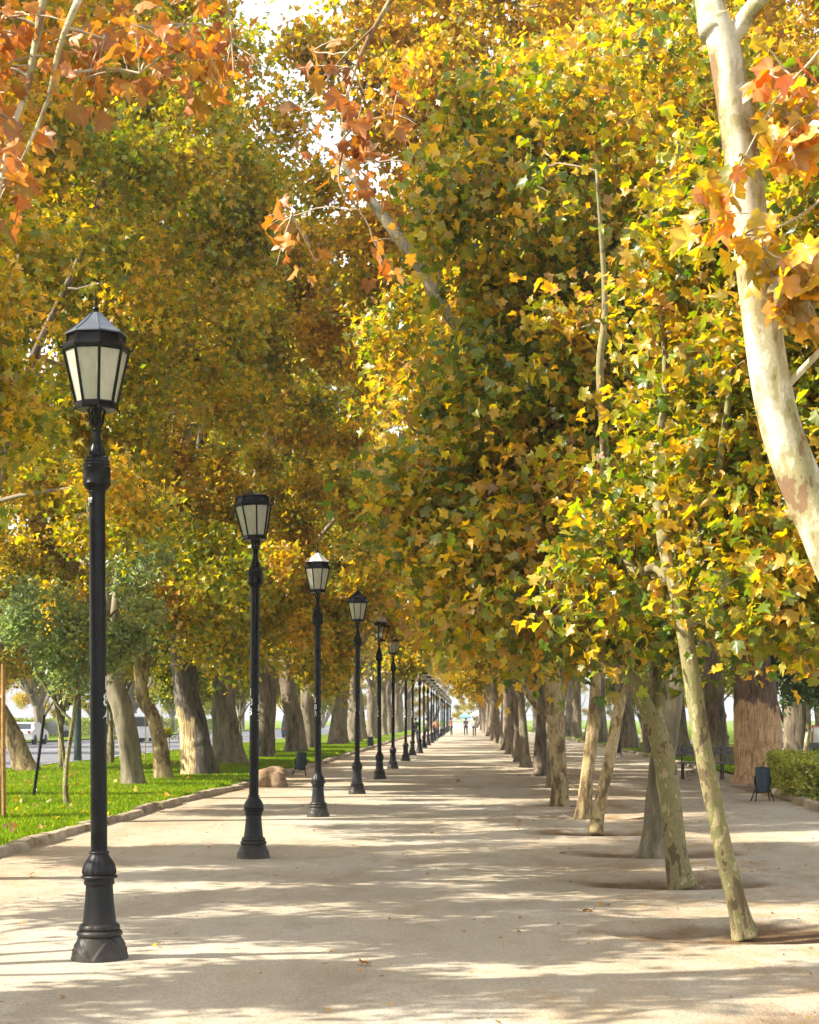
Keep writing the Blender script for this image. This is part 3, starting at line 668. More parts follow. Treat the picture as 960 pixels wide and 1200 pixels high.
# off-frame left tree: orange branches hanging into the upper left corner
def hang(seed, starts):
    pass
unique_tree('orange-leaved plane branches with bare pale twigs hanging into the upper left corner', (-6.9, 9.5),
    [(-6.9,9.5,-.1), (-6.85,9.5,1.5), (-6.6,9.5,3.6), (-6.2,9.5,5.0)], [.34,.29,.26,.22], 'bark_pale',
    [([(-6.2,9.5,4.9), (-5.0,9.4,5.8), (-3.8,9.3,6.2), (-2.6,9.2,6.3), (-1.4,9.2,6.0)], [.13,.10,.08,.05,.02]),
     ([W(60,-60,9.2), W(35,90,9.2), W(12,160,9.2), W(-5,250,9.2)], [.03,.02,.016,.008]),
     ([W(130,-80,9.2), W(75,40,9.1), W(55,120,9.1), W(20,200,9.0)], [.03,.016,.012,.005]),
     ([(-6.3,9.5,4.6), (-5.8,9.8,6.5), (-5.4,10,8.5), (-5.2,10,10)], [.16,.12,.08,.03])],
    [(-2.2,9.2,5.45,.42,.5,.22), (-1.7,9.2,5.3,.3,.5,.2), (-2.5,9.1,4.8,.2,.5,.4), (-2.6,9.2,4.1,.12,.3,.35), (-1.4,9.3,5.6,.4,.5,.16), (-4.2,9.5,6.6,.5,.5,.4), (-5.4,9.5,6.4,.6,.6,.5)],
    46, 4, 6, .112, T_NEAR, (.5,.9), 301, group=G_LEFT, leafmat='leaf_rust', twigmat='twig_pale', reach=.5, scatter=.1, droop=1.0)
unique_tree('rust-brown leaves on a bare drooping branch hanging over the walk at the top centre', (7.2, 12.6),
    [(7.2,12.6,-.1), (7.1,12.6,2.5), (6.8,12.6,5.0), (5.6,12.6,7.6)], [.32,.28,.25,.2], 'bark_pale',
    [([(5.6,12.6,7.6), (3.6,12.5,8.4), (1.6,12.4,8.6), (.2,12.3,8.1), W(470,-20,12.2), W(425,60,12.2), W(405,120,12.2), W(400,160,12.2)], [.12,.09,.06,.035,.02,.014,.01,.006]),
     ([W(440,30,12.2), W(400,70,12.1), W(375,105,12.1), W(350,130,12.1)], [.010,.008,.006,.003]),
     ([W(408,120,12.2), W(402,170,12.2), W(398,215,12.1), W(420,245,12.1)], [.012,.01,.008,.005])],
    [(-.9,12.2,6.45,.4,.5,.22), (-.3,12.2,6.15,.4,.4,.2), (-.75,12.2,5.8,.22,.4,.3), (-1.25,12.1,5.3,.25,.3,.15), (-.85,12.1,5.1,.2,.3,.12), (5,12.6,8.2,.3,.3,.3)],
    15, 3, 3, .13, T_NEAR, (.6,.8), 311, group=G_RIGHT, leafmat='leaf_rust', twigmat='twig_pale', reach=.4, scatter=.08, droop=1.2)
# the orange leaves in front of the pale trunk are on its own low twigs
def spray(tree_root, seed, pts, rad, clumps, na, tips, leaves, size, hue, name='hanging_spray'):
    b = np.array(tree_root.location)
    mb = MB(); P = np.array(pts)-b
    s = spline(P, 5); r = np.interp(np.linspace(0,1,len(s)), np.linspace(0,1,len(P)), rad)
    cl = [tuple(np.array(c[:3])-b)+tuple(c[3:]) for c in clumps]
    me = crown_mesh(name, seed, s, r, cl, na, tips, leaves, size, T_NEAR, 'leaf_orange', 'twig_pale', .22, .06, 1.1, 4, 1.0, .35)
    o = mesh_obj(name, me, tree_root); o.color = (hue[0], hue[1], 0, 1)
    v, f = tube_geo(s, r, 6); mb.add(v, f); mb.build('hanging_twig', M['twig_pale'], tree_root, True)
    return o
t0 = [o for o in COL.objects if o.name == 'plane_tree' or o.get('label','').startswith('pale blotchy')]
t0 = [o for o in t0 if o.get('label','').startswith('pale blotchy')][0]
spray(t0, 401, [W(1010,-20,9.0), W(960,60,8.9), W(915,110,8.85), W(880,170,8.8), W(850,235,8.8)], [.012,.009,.007,.005,.003],
      [tuple(W(925,95,8.9))+(.16,.2,.16), tuple(W(880,180,8.8))+(.1,.15,.1), tuple(W(945,150,8.9))+(.12,.2,.14), tuple(W(835,245,8.8))+(.1,.12,.08), tuple(W(880,90,8.8))+(.1,.12,.05)], 16, 2, 3, .16, (.36,.8))
spray(t0, 402, [W(1010,180,9.1), W(955,240,9.0), W(905,270,8.9), W(868,290,8.9)], [.010,.007,.005,.003],
      [tuple(W(880,280,8.9))+(.1,.12,.07), tuple(W(930,330,9.0))+(.12,.2,.16), tuple(W(895,375,9.0))+(.05,.1,.05)], 10, 3, 3, .15, (.28,.6))

# ------------------------------------------------------------------ young lawn trees and stakes
unique_tree('curved slender young tree with small blue-green leaves on the lawn behind the first lamp', (-7.5, 32),
    [W(80,951,32), W(77,925,32), W(79,890,32), W(86,845,32), W(92,800,32), W(100,750,32)], [.065,.05,.045,.042,.035,.03], 'bark_young',
    [([W(86,846,32), W(70,830,32), W(50,800,32), W(35,770,32)], [.03,.025,.02,.01]), ([W(100,752,32), W(140,710,32), W(160,680,32), W(175,640,32)], [.03,.02,.015,.01])],
    [(-7.4,32,2.7,.8,.8,.5), (-6.5,32,3.6,.8,.8,.7), (-6.2,32,4.6,.8,.8,.6), (-8,32,3.6,.8,.8,.8)], 44, 7, 26, .085, T_OVAL, (.62,.7), 501,
    name='young_tree', leafmat='leaf_blue', flare=.2, reach=.5, scatter=.12, twig_draw=.5)
mb = MB(); mb.tube([W(76,903,34), W(72,870,34), W(66,835,34)], [.022,.018,.014], 6)
tag(mb.build('sapling', M['bark_young'], None, True), 'thin bare sapling stem leaning beside the curved young tree', 'sapling')
mb = MB(); mb.tube([W(39,938,35), W(52,838,35)], .033, 8)
tag(mb.build('garden_stake', M['iron'], None, True), 'thin black metal stake leaning right on the lawn', 'stake')
mb = MB(); mb.tube([W(5,963,28)*[1,1,1], W(4,870,28), W(4,778,28)], .036, 8)
tag(mb.build('garden_stake', M['stake'], None, True), 'orange-brown upright wooden stake at the left edge of the lawn', 'stake')
mb = MB(); mb.tube([W(0,966,28.4), W(1,880,28.4), W(-1,800,28.4)], [.02,.016,.012], 6)
tag(mb.build('sapling', M['bark_young'], None, True), 'thin green sapling stem tied beside the orange-brown stake', 'sapling')
for i, (px, Y, h) in enumerate([(128,62,1.9),(133,60,2.0),(170,64,2.2),(198,63,1.6)]):
    x = (px-548)/2000*Y
    sap = lambda: None
    unique_tree(['thin sapling with one green tuft behind the grey-green trunk','bare thin sapling beside the grey-green trunk','thin sapling between the grey-green and the slim pale trunks','thin sapling with a bright tuft left of the decayed trunk'][i],
        (x, Y), [(x,Y,-.05), (x+.02,Y,h*.5), (x-.02,Y,h)], [.022,.018,.012], 'bark_young', [], [(x,Y,h*(.75 if i in (0,3) else 1.1),.2,.2,.25)], 4, 4, 9, .12, T_OVAL, (.4,.3), 520+i,
        name='sapling', cat='sapling', group='saplings by the road edge of the lawn', flare=.1, reach=.25, scatter=.06)

# ------------------------------------------------------------------ lamps
def petal(a, z, r):
    # four raised acanthus arches on the foot
    u = (a % (PI/2))/(PI/2)*2-1
    arch = .155*(1-abs(u)**1.6)
    d = .009*math.exp(-((z-arch)/.009)**2)
    arch2 = .085*(1-min(1, abs(u)*1.5)**2)
    d += .006*math.exp(-((z-arch2)/.008)**2) if abs(u) < .66 else 0
    return d+(.006 if z < arch else 0)
def ring(r, z0, z1, k=5, base=None):
    h = (z1-z0)/2; b = base if base is not None else r-h*.6
    return [(b+(r-b)*math.sin(PI*i/k), z0+(z1-z0)*(1-math.cos(PI*i/k))/2) for i in range(k+1)]
def lamp_meshes():
    P = {}
    b = MB()
    b.lathe([(.19,-.06),(.192,0)]+[(.192-.042*(i/16)**1.3, .168*i/16) for i in range(17)], 96, mod=petal)
    b.lathe(ring(.160,.166,.216,8,.135), 40)
    b.lathe([(.128,.214),(.139,.222),(.140,.235),(.134,.250),(.120,.262)], 96, mod=lambda a,z,r: .006*abs(math.cos(5*a)))
    b.lathe([(.118,.258),(.113,.30),(.106,.36),(.099,.43),(.095,.50),(.094,.53)], 40)
    b.lathe([(.094,.528),(.105,.536),(.107,.553),(.103,.568),(.108,.577)], 40)
    b.lathe(ring(.127,.575,.602,7,.108), 40)
    b.lathe([(.106,.600),(.115,.615),(.115,.635),(.108,.665),(.094,.695),(.078,.72),(.067,.742),(.065,.752)], 96, mod=lambda a,z,r: .005*abs(math.sin(8*a))*max(0,min(1,(.74-z)/.05)))
    b.lathe(ring(.0725,.750,.768,5,.06), 32)
    P['base'] = b.build('base', M['iron_base'], None, True, 50)
    b = MB(); b.lathe([(.0575,.76),(.0575,1.6),(.056,2.4),(.0555,3.30)], 32); P['pole'] = b.build('pole', M['iron'], None, True)
    b = MB()
    b.lathe([(.056,3.28),(.062,3.292),(.06,3.30),(.078,3.315),(.093,3.338)]+[(.097,3.345),(.097,3.352),(.0945,3.356),(.0955,3.40),(.0945,3.452),(.097,3.456),(.097,3.464)]
        +[(.086,3.474),(.090,3.486),(.084,3.497),(.088,3.508),(.080,3.520),(.083,3.531),(.060,3.545),(.062,3.558)]
        +[(.057,3.58),(.046,3.61),(.035,3.65),(.029,3.69),(.028,3.715),(.034,3.722),(.034,3.732)], 36)
    P['capital'] = b.build('capital', M['iron'], None, True, 35)
    b = MB()
    for k in range(4):
        a = PI/4+k*PI/2; c, s = math.cos(a), math.sin(a)
        b.tube([(r*c, r*s, z) for r, z in ((.012,3.72),(.03,3.765),(.05,3.80),(.052,3.835),(.066,3.865),(.10,3.875))], [.011,.012,.011,.009,.010,.008], 8)
    b.lathe([(.02,3.72),(.03,3.735),(.018,3.76),(.012,3.80),(.022,3.84),(.03,3.87)], 12)
    P['cradle'] = b.build('cradle', M['iron'], None, True)
    oct8 = dict(n=8, rot=PI/8)
    S = 1/math.cos(PI/8)
    b = MB()
    b.lathe([(.10*S,3.862),(.136*S,3.868),(.142*S,3.885),(.142*S,3.915),(.128*S,3.925)], **oct8)
    b.lathe([(.205*S,4.272),(.218*S,4.282),(.221*S,4.30),(.214*S,4.325),(.186*S,4.332),(.180*S,4.378),(.190*S,4.384),(.190*S,4.392)], **oct8)
    for k in range(8):
        a = PI/8+k*PI/4; c, s = math.cos(a), math.sin(a)
        b.tube([(.132*S*c,.132*S*s,3.915),(.208*S*c,.208*S*s,4.285)], .0105, 6)
        b.tube([(.183*S*c,.183*S*s,4.32),(.183*S*c,.183*S*s,4.385)], .010, 6)
    for a in (0, PI/4*2, PI, PI*1.5):
        for sg in (1,):
            c, s = math.cos(a+PI/8), math.sin(a+PI/8)
            b.tube([(.222*S*c,.222*S*s,4.29),(.238*S*c,.238*S*s,4.31),(.24*S*c,.24*S*s,4.335),(.247*S*c,.247*S*s,4.35)], [.007,.006,.006,.003], 5)
            b.tube([(.14*S*c,.14*S*s,3.875),(.148*S*c,.148*S*s,3.86),(.147*S*c,.147*S*s,3.83)], [.007,.006,.003], 5)
    P['lantern_frame'] = b.build('lantern_frame', M['iron'], None)
    b = MB(); b.lathe([(.126*S,3.918),(.200*S,4.276)], cap=False, **oct8); P['glass'] = b.build('glass', M['glass'], None)
    def roof(m, nm):
        b = MB(); b.lathe([(.198*S,4.392),(.196*S,4.402),(.150*S,4.435),(.103*S,4.477),(.062*S,4.518),(.034*S,4.548),(.022*S,4.556)], **oct8)
        for k in range(8):
            a = PI/8+k*PI/4; c, s = math.cos(a), math.sin(a)
            b.tube([(r*S*c, r*S*s, z+.002) for r, z in ((.196,4.402),(.150,4.435),(.103,4.477),(.062,4.518),(.034,4.548))], .0045, 4)
        return b.build(nm, m, None)
    P['roof'] = roof(M['roof_grey'], 'roof'); P['roof_sunlit'] = roof(M['roof_sunlit'], 'roof'); P['roof_dark'] = roof(M['iron'], 'roof')
    b = MB(); b.lathe([(.024,4.54),(.026,4.56),(.016,4.568),(.024,4.58),(.022,4.59),(.011,4.60),(.010,4.625),(.006,4.66),(.002,4.725)], 12)
    P['finial'] = b.build('finial', M['iron'], None, True)
    # broken variant glass: half of the panes left
    b = MB(); full = MB(); full.lathe([(.126*S,3.918),(.200*S,4.276)], cap=False, **oct8)
    b.v = full.v; b.f = [full.f[i] for i in (1,4,7)]; b.m = [0]*3
    P['glass_broken'] = b.build('glass', M['glass'], None)
    return P
LP = lamp_meshes()
LM = {k: o.data for k, o in LP.items()}
for o in LP.values(): D.objects.remove(o)
def digit_mesh(txt, h, R, ang, ztop, gap=.022, stack=True, mat_='white', name='number'):
    """text painted round a pole"""
    V, F = [], []
    z = ztop
    for ch in (txt if stack else [txt]):
        cu = D.curves.new('t', 'FONT'); cu.body = ch; cu.size = h*1.37; cu.align_x = 'CENTER'; cu.resolution_u = 4
        if True: cu.offset = h*.012
        o = D.objects.new('t', cu); COL.objects.link(o)
        bpy.context.view_layer.update()
        me = D.meshes.new_from_object(o.evaluated_get(bpy.context.evaluated_depsgraph_get()))
        b = len(V)
        for q in me.vertices:
            a = ang+q.co.x/R
            V.append((R*math.sin(a), -R*math.cos(a), z-h+q.co.y))
        for p in me.polygons: F.append(tuple(b+i for i in p.vertices))
        D.objects.remove(o); D.curves.remove(cu); D.meshes.remove(me); z -= h+gap
    me = D.meshes.new(name); me.from_pydata(V, [], F); me.materials.append(M[mat_]); return me
lampY = [12, 20.75, 29.4, 38.2, 47.6, 57.6, 68.2, 78.5, 82.5, 99, 108.5, 118, 128, 138, 148.5, 159, 170, 181, 192, 203.5, 215, 227, 239, 252]
lampX = [(117-548)/2000*12, (297-548)/2000*20.75, (373-548)/2000*29.4, (418.5-548)/2000*38.2, (445-548)/2000*47.6, (460.5-548)/2000*57.6]
G_LAMP = 'black lamp posts in a row along the walk'
lab = ['tall black lamp post nearest the camera, dark grey roof, small white tag below the lantern',
       'black lamp post numbered 183, second from the camera, its roof tucked under leaves',
       'black lamp post with a pale sunlit roof, third from the camera',
       'black lamp post with a black lantern roof, fourth from the camera',
       'black lamp post with a crooked broken lantern missing panes, fifth from the camera',
       'black lamp post with pale roof, first beyond the broken lantern']
numbers = ['184', '183', '182', '181', '180', '179', '178', '177']
for i, y in enumerate(lampY):
    x = lampX[i] if i < 6 else -2.52+rnd.uniform(-.05,.05)+(.0 if i != 8 else .22)
    lb_ = lab[i] if i < 6 else f'black lamp post with pale-roofed lantern, {ORD[i]} from the camera'
    r = empty('lamp_post', (x, y, 0), rnd.uniform(-.2, .2)+(.06 if i == 0 else 0), label=lb_, cat='lamp post', group=G_LAMP)
    r.rotation_euler[0] = rnd.uniform(-.006,.006); r.rotation_euler[1] = -.006 if i == 0 else rnd.uniform(-.009,.009)
    mesh_obj('base', LM['base'], r); mesh_obj('pole', LM['pole'], r); mesh_obj('capital', LM['capital'], r); 
    cr = mesh_obj('cradle', LM['cradle'], r)
    fr = mesh_obj('lantern_frame', LM['lantern_frame'], r)
    rk = 'roof_dark' if i in (1, 3, 9) else ('roof' if i == 0 else 'roof_sunlit')
    rf = mesh_obj('roof', LM[rk], r)
    if i != 1: mesh_obj('finial', LM['finial'], rf)
    mesh_obj('glass', LM['glass_broken' if i == 4 else 'glass'], fr)
    if i == 4:
        piv = Matrix.Translation((0,0,3.87)) @ Matrix.Rotation(math.radians(7), 4, 'Y') @ Matrix.Translation((0.03,0,-3.87))
        for q in (fr, rf): q.matrix_local = piv
    if i == 1:
        piv = Matrix.Translation((0,0,3.87)) @ Matrix.Rotation(math.radians(-4), 4, 'Y') @ Matrix.Translation((-0.01,0,-3.87))
        fr.matrix_local = piv; rf.matrix_local = piv @ Matrix.Translation((0,0,4.392*.6)) @ Matrix.Diagonal((1,1,.4,1))
    if i < 8:
        a = math.radians([-78,-42,-50,-60,-50,-45,-45,-45][i])
        mesh_obj('number', digit_mesh(numbers[i], .095, .0595, a, 2.07), r)
        mesh_obj('number', digit_mesh(numbers[i], .095, .0595, math.radians(82), 2.0), r)
    if i == 0:
        s = MB(); n = 10; vs = []; 
        for k in range(n+1):
            a = math.radians(-88+70*k/n); 
            for z in (3.195-(.0 if k < 6 else .0)+(.018 if k > 5 else 0), 3.25): vs.append((.0592*math.sin(a), -.0592*math.cos(a), z))
        s.add(vs, [(2*k, 2*k+2, 2*k+3, 2*k+1) for k in range(n)])
        st = s.build('number_tag', M['white'], r)
        mesh_obj('tag_text', digit_mesh('1194', .03, .0602, math.radians(-52), 3.24, stack=False, mat_='ink'), st)

# ------------------------------------------------------------------ street furniture
def make_bin(m):
    P = []
    b = MB(); b.lathe([(.135,.20),(.14,.205),(.150,.45),(.157,.68),(.162,.685),(.162,.70),(.150,.70),(.140,.66),(.13,.25)], 28, cap=False)
    b.lathe([(.0,.21),(.134,.21)], 28, cap=False); P.append(('bucket', b, m))
    b = MB()
    for sx in (-1, 1):
        b.tube([(sx*.16,0,.52),(sx*.172,0,.40),(sx*.15,0,.30)], .012, 6)
        for sy in (-1, 1):
            b.tube([(sx*.16,0,.50),(sx*.13,sy*.05,.26),(sx*.20,sy*.15,.0)], .013, 6)
    b.tube([(-.15,0,.19),(.15,0,.19)], .012, 6); P.append(('stand', b, 'iron'))
    return P
bins = [((6.05,35,0), 'dark blue litter bin on splayed legs beside the hedge', 'bin', 0), ((-5.0,50.7,0), 'dark litter bin on splayed legs at the left kerb just past the boulder', 'bin_green', .12),
        ((-5.35,94,0), 'small dark litter bin on the left kerb well beyond the boulder', 'bin_green', 0), ((6.6,75,0), 'dark litter bin by the right kerb seen between the leaning pair and the forked trunk', 'bin_green', 0)]
for loc, lb_, m, tl in bins:
    r = empty('litter_bin', loc, .15, label=lb_, cat='litter bin', group='litter bins along the walk'); r.rotation_euler = (0, tl, .15)
    for nm, b, mm in make_bin(m): b.build(nm, M[mm], r, True)

def rock(name, loc, d, seed, label, m='stone', cat='rock'):
    import bmesh
    bm = bmesh.new(); bmesh.ops.create_icosphere(bm, subdivisions=4, radius=1)
    from mathutils import noise as mn
    for v in bm.verts:
        p = v.co.copy(); n = mn.noise(p*1.1+Vector((seed, 0, 0)))*.35+mn.noise(p*3+Vector((0, seed, 0)))*.10+mn.noise(p*8)*.03
        for ax in range(3):   # flattened facets
            p[ax] = max(-.82, min(.82, p[ax]))
        p *= 1+n; v.co = Vector((p.x*d[0]/2, p.y*d[1]/2, p.z*d[2]*.58+d[2]*.42))
    me = D.meshes.new(name); bm.to_mesh(me); me.materials.append(M[m]); me.polygons.foreach_set('use_smooth', [True]*len(me.polygons))
    return mesh_obj(name, me, None, loc, label=label, cat=cat)
rock('boulder', (-4.85,42.5,-.02), (.85,.7,.56), 3.3, 'tan boulder lying at the left kerb behind the second lamp')
rock('boulder', (6.6,50,-.02), (.42,.4,.25), 7.1, 'small whitish stone at the end of the right kerb', 'kerbstone')

# bench
r = empty('park_bench', (7.1,47.6,0), 0, label='long weathered grey slatted bench partly behind the stripped trunk', cat='bench')
for z, y in ((.86,.24),(.74,.22)):
    b = MB(); b.box((0,y,z), (2.6,.03,.095), bev=.006); b.build('backrest', M['slat'], r)
for k in range(4):
    b = MB(); b.box((0,-.2+k*.115,.46), (2.6,.095,.035), bev=.006); b.build('seat', M['slat'], r)
for x in (-1.1, 0, 1.1):
    b = MB(); b.tube([(x,-.2,0),(x,-.18,.44)], .025, 6); b.tube([(x,.2,0),(x,.18,.44),(x,.26,.92)], .025, 6); b.tube([(x,-.2,.43),(x,.2,.43)], .025, 6)
    b.build('leg', M['iron'], r)
r = empty('park_bench', (12.4,62,0), 0, label='low dark bench in the park behind the hedge', cat='bench')
b = MB(); b.box((0,0,.45),(2.6,.4,.05), bev=.01); b.build('seat', M['slat'], r)
b = MB(); b.box((0,.2,.72),(2.6,.03,.2), bev=.01); b.build('backrest', M['slat'], r)
for x in (-1, 1):
    b = MB(); b.box((x,0,.21),(.08,.35,.42), bev=.01); b.build('leg', M['iron'], r)

# notice boards far right
r = empty('notice_board', (14.2,68,0), .1, label='white panel board with a red frame in the park at the far right', cat='notice board')
b = MB(); b.box((0,0,.95),(.9,.04,.85), bev=.008); b.build('panel', M['white'], r)
b = MB(); b.box((0,0,1.41),(1.0,.06,.06)); b.box((-.48,0,.95),(.05,.055,.86)); b.box((.48,0,.95),(.05,.055,.86)); b.build('frame', M['red'], r)
for x in (-.4,.4):
    b = MB(); b.tube([(x,0,0),(x,0,.52)], .03, 6); b.build('leg', M['iron'], r)
r = empty('kiosk', (12.6,66,0), .25, label='little kiosk with a white flat roof and blue sloping panel behind the hedge', cat='kiosk')
b = MB(); b.box((0,0,.6),(1.0,.9,1.2), bev=.02, taper=.92); b.build('body', M['pale_path'], r)
b = MB(); b.box((0,0,1.262),(1.15,1.05,.12), bev=.02); b.build('roof', M['white'], r)
b = MB(); b.add([(-.1,-.48,.5),(.52,-.52,.5),(.42,-.47,1.12),(-.1,-.455,1.12),(-.1,-.43,.5),(.52,-.45,.5),(.42,-.42,1.12),(-.1,-.42,1.12)], [(0,1,2,3),(7,6,5,4),(0,4,5,1),(1,5,6,2),(2,6,7,3),(3,7,4,0)]); b.build('window', M['blue'], r)

# green roadside pole with a teal sign
r = empty('sign_pole', (-15.3,67,0), 0, label='thick dark green pole by the road carrying a teal sign among the leaves', cat='sign pole')
b = MB(); b.lathe([(.17,0),(.15,.3),(.13,3),(.10,7.2)], 16); b.build('pole', M['post_green'], r, True)
b = MB(); b.tube([(0,0,5.5),(-.8,0,5.6),(-1.7,0,5.6)], .04, 8); b.build('arm', M['post_green'], r, True)
b = MB(); b.box((-1.4,-.05,5.0),(.45,.03,.95), bev=.01); b.build('sign_panel', M['teal'], r)

# hedge right
for i, (x, y, w, d, h, lb_) in enumerate([(8.0,35.2,2.6,1.6,.74,'low rounded yellow-green hedge clump nearest the litter bin on the right'),
                                     (8.6,38.4,3.2,2.0,.86,'yellow-green hedge clump behind the front one on the right')]):
    r = empty('hedge', (x, y, 0), label=lb_, cat='hedge', group='hedge clumps at the right edge')
    V, F, v = leafbox(5+i, (0,0,h/2,w,d,h), 11000, .075, 'hedge')
    o = mesh_obj('foliage', fast_mesh('foliage', V, [F], [M['hedge']], None, v), r); o.color = (.66,.9,0,1)
    b = MB(); 
    rg = np.random.default_rng(i)
    for k in range(26):
        p0 = np.array([rg.uniform(-w*.35,w*.35), rg.uniform(-d*.35,d*.35), -.02]); b.tube([p0, p0+[rg.normal(0,.05),rg.normal(0,.05),h*.4], p0+[rg.normal(0,.15),rg.normal(0,.15),h*.85]], [.014,.01,.004], 5)
    b.build('stems', M['twig'], r)
unique_tree('small staked tree with a thin white trunk beyond the hedge at the far right', (11.1, 56),
    [(11.1,56,-.1), (11.12,56,.8), (11.2,56,1.6), (11.15,56,2.6)], [.10,.085,.08,.06], 'bark_pale', [],
    [(11.1,56,3.0,1.0,1.0,.7), (10.4,56,3.6,.9,.9,.8), (11.6,56,4.4,1.0,1.0,1.0)], 34, 8, 16, .16, T_OVAL, (.3,.6), 541, name='young_tree', leafmat='leaf_blue', flare=.1, twig_draw=.4)

# cars
def car(loc, rz, m, label, van=False):
    r = empty('parked_car', loc, rz, label=label, cat='van' if van else 'car', group='vehicles on the road to the left')
    if van: prof = [(-2.3,.35),(-2.35,.9),(-2.3,1.9),(-2.1,2.05),(1.1,2.05),(1.6,1.75),(2.05,1.15),(2.35,.95),(2.4,.4)]
    else: prof = [(-2.15,.35),(-2.2,.75),(-2.1,.95),(-1.6,1.0),(-1.25,1.38),(-.8,1.46),(.3,1.45),(.75,1.3),(1.2,.98),(1.9,.86),(2.15,.7),(2.2,.35)]
    hw = .88; b = MB(); n = len(prof); vs = []
    for s, ins in ((-1, .0), (1, .0)):
        for x, z in prof: vs.append((x, s*(hw-(.14 if z > 1.1 else 0)), z))
    fs = [tuple(reversed(range(n))), tuple(range(n, 2*n))]+[(i, (i+1) % n, n+(i+1) % n, n+i) for i in range(n)]
    b.add(vs, fs); b.build('body', m, r, True, 30)
    top = 1.85 if van else 1.36; lo = 1.15 if van else .98; x0, x1 = (-2.0,1.5) if van else (-1.3,.85)
    for s in (-1, 1):
        b = MB(); q = .02; b.add([(x0,s*(hw-.02+.012),lo),(x1+.25,s*(hw-.02+.012),lo),(x1-.15,s*(hw-.125),top),(x0+.3,s*(hw-.125),top)], [(0,1,2,3) if s < 0 else (3,2,1,0)])
        b.build('side_window', M['window'], r)
    b = MB(); xr = -2.345 if van else -1.66
    if van: b.add([(-2.365,-.65,1.15),(-2.365,.65,1.15),(-2.325,.6,1.8),(-2.325,-.6,1.8)], [(0,1,2,3)])
    else: b.add([(-1.62,-.65,1.01),(-1.62,.65,1.01),(-1.28,.58,1.37),(-1.28,-.58,1.37)], [(0,1,2,3)])
    b.build('rear_window', M['window'], r)
    for s in (-1, 1):
        b = MB(); b.box((-2.2 if not van else -2.34, s*.68, .85), (.06,.2,.14), bev=.01); b.build('tail_light', M['lamp_red'], r)
        for x in (-1.35, 1.35):
            b = MB(); vs = []
            nn = 20
            for yy, rr in ((-.1,.28),(-.1,.33),(.1,.33),(.1,.28)):
                for k in range(nn): vs.append((x+rr*math.cos(2*PI*k/nn), s*.80+yy*1.0, .33+rr*math.sin(2*PI*k/nn)))
            fs = [(j*nn+k, j*nn+(k+1)%nn, (j+1)*nn+(k+1)%nn, (j+1)*nn+k) for j in range(3) for k in range(nn)]+[tuple(range(nn)), tuple(reversed(range(3*nn,4*nn)))]
            b.add(vs, fs); b.build('wheel', M['tyre'], r)
    return r
car((-22.6,121,0), PI/2, M['car_white'], 'white van on the road seen between the slim pale trunk and the decayed one', True)
car((-24.8,128,0), PI/2+.02, M['car_white'], 'white car on the road just left of the white van')
car((-20.5,128,0), PI/2, M['car_silver'], 'silver car on the road right of the white van')
car((-14.9,147,0), PI/2, M['car_blue'], 'dark van with pale windows seen left of the third lamp', True)
car((-28.9,112,0), PI/2, M['car_white'], 'white car parked at the far kerb left of the grey-green trunk')
car((-29,141,0), PI/2, M['car_silver'], 'silver car parked at the far kerb behind the slim pale trunk')
car((-36.5,150,0), .1, M['car_silver'], 'silver car parked across the road at the far left')

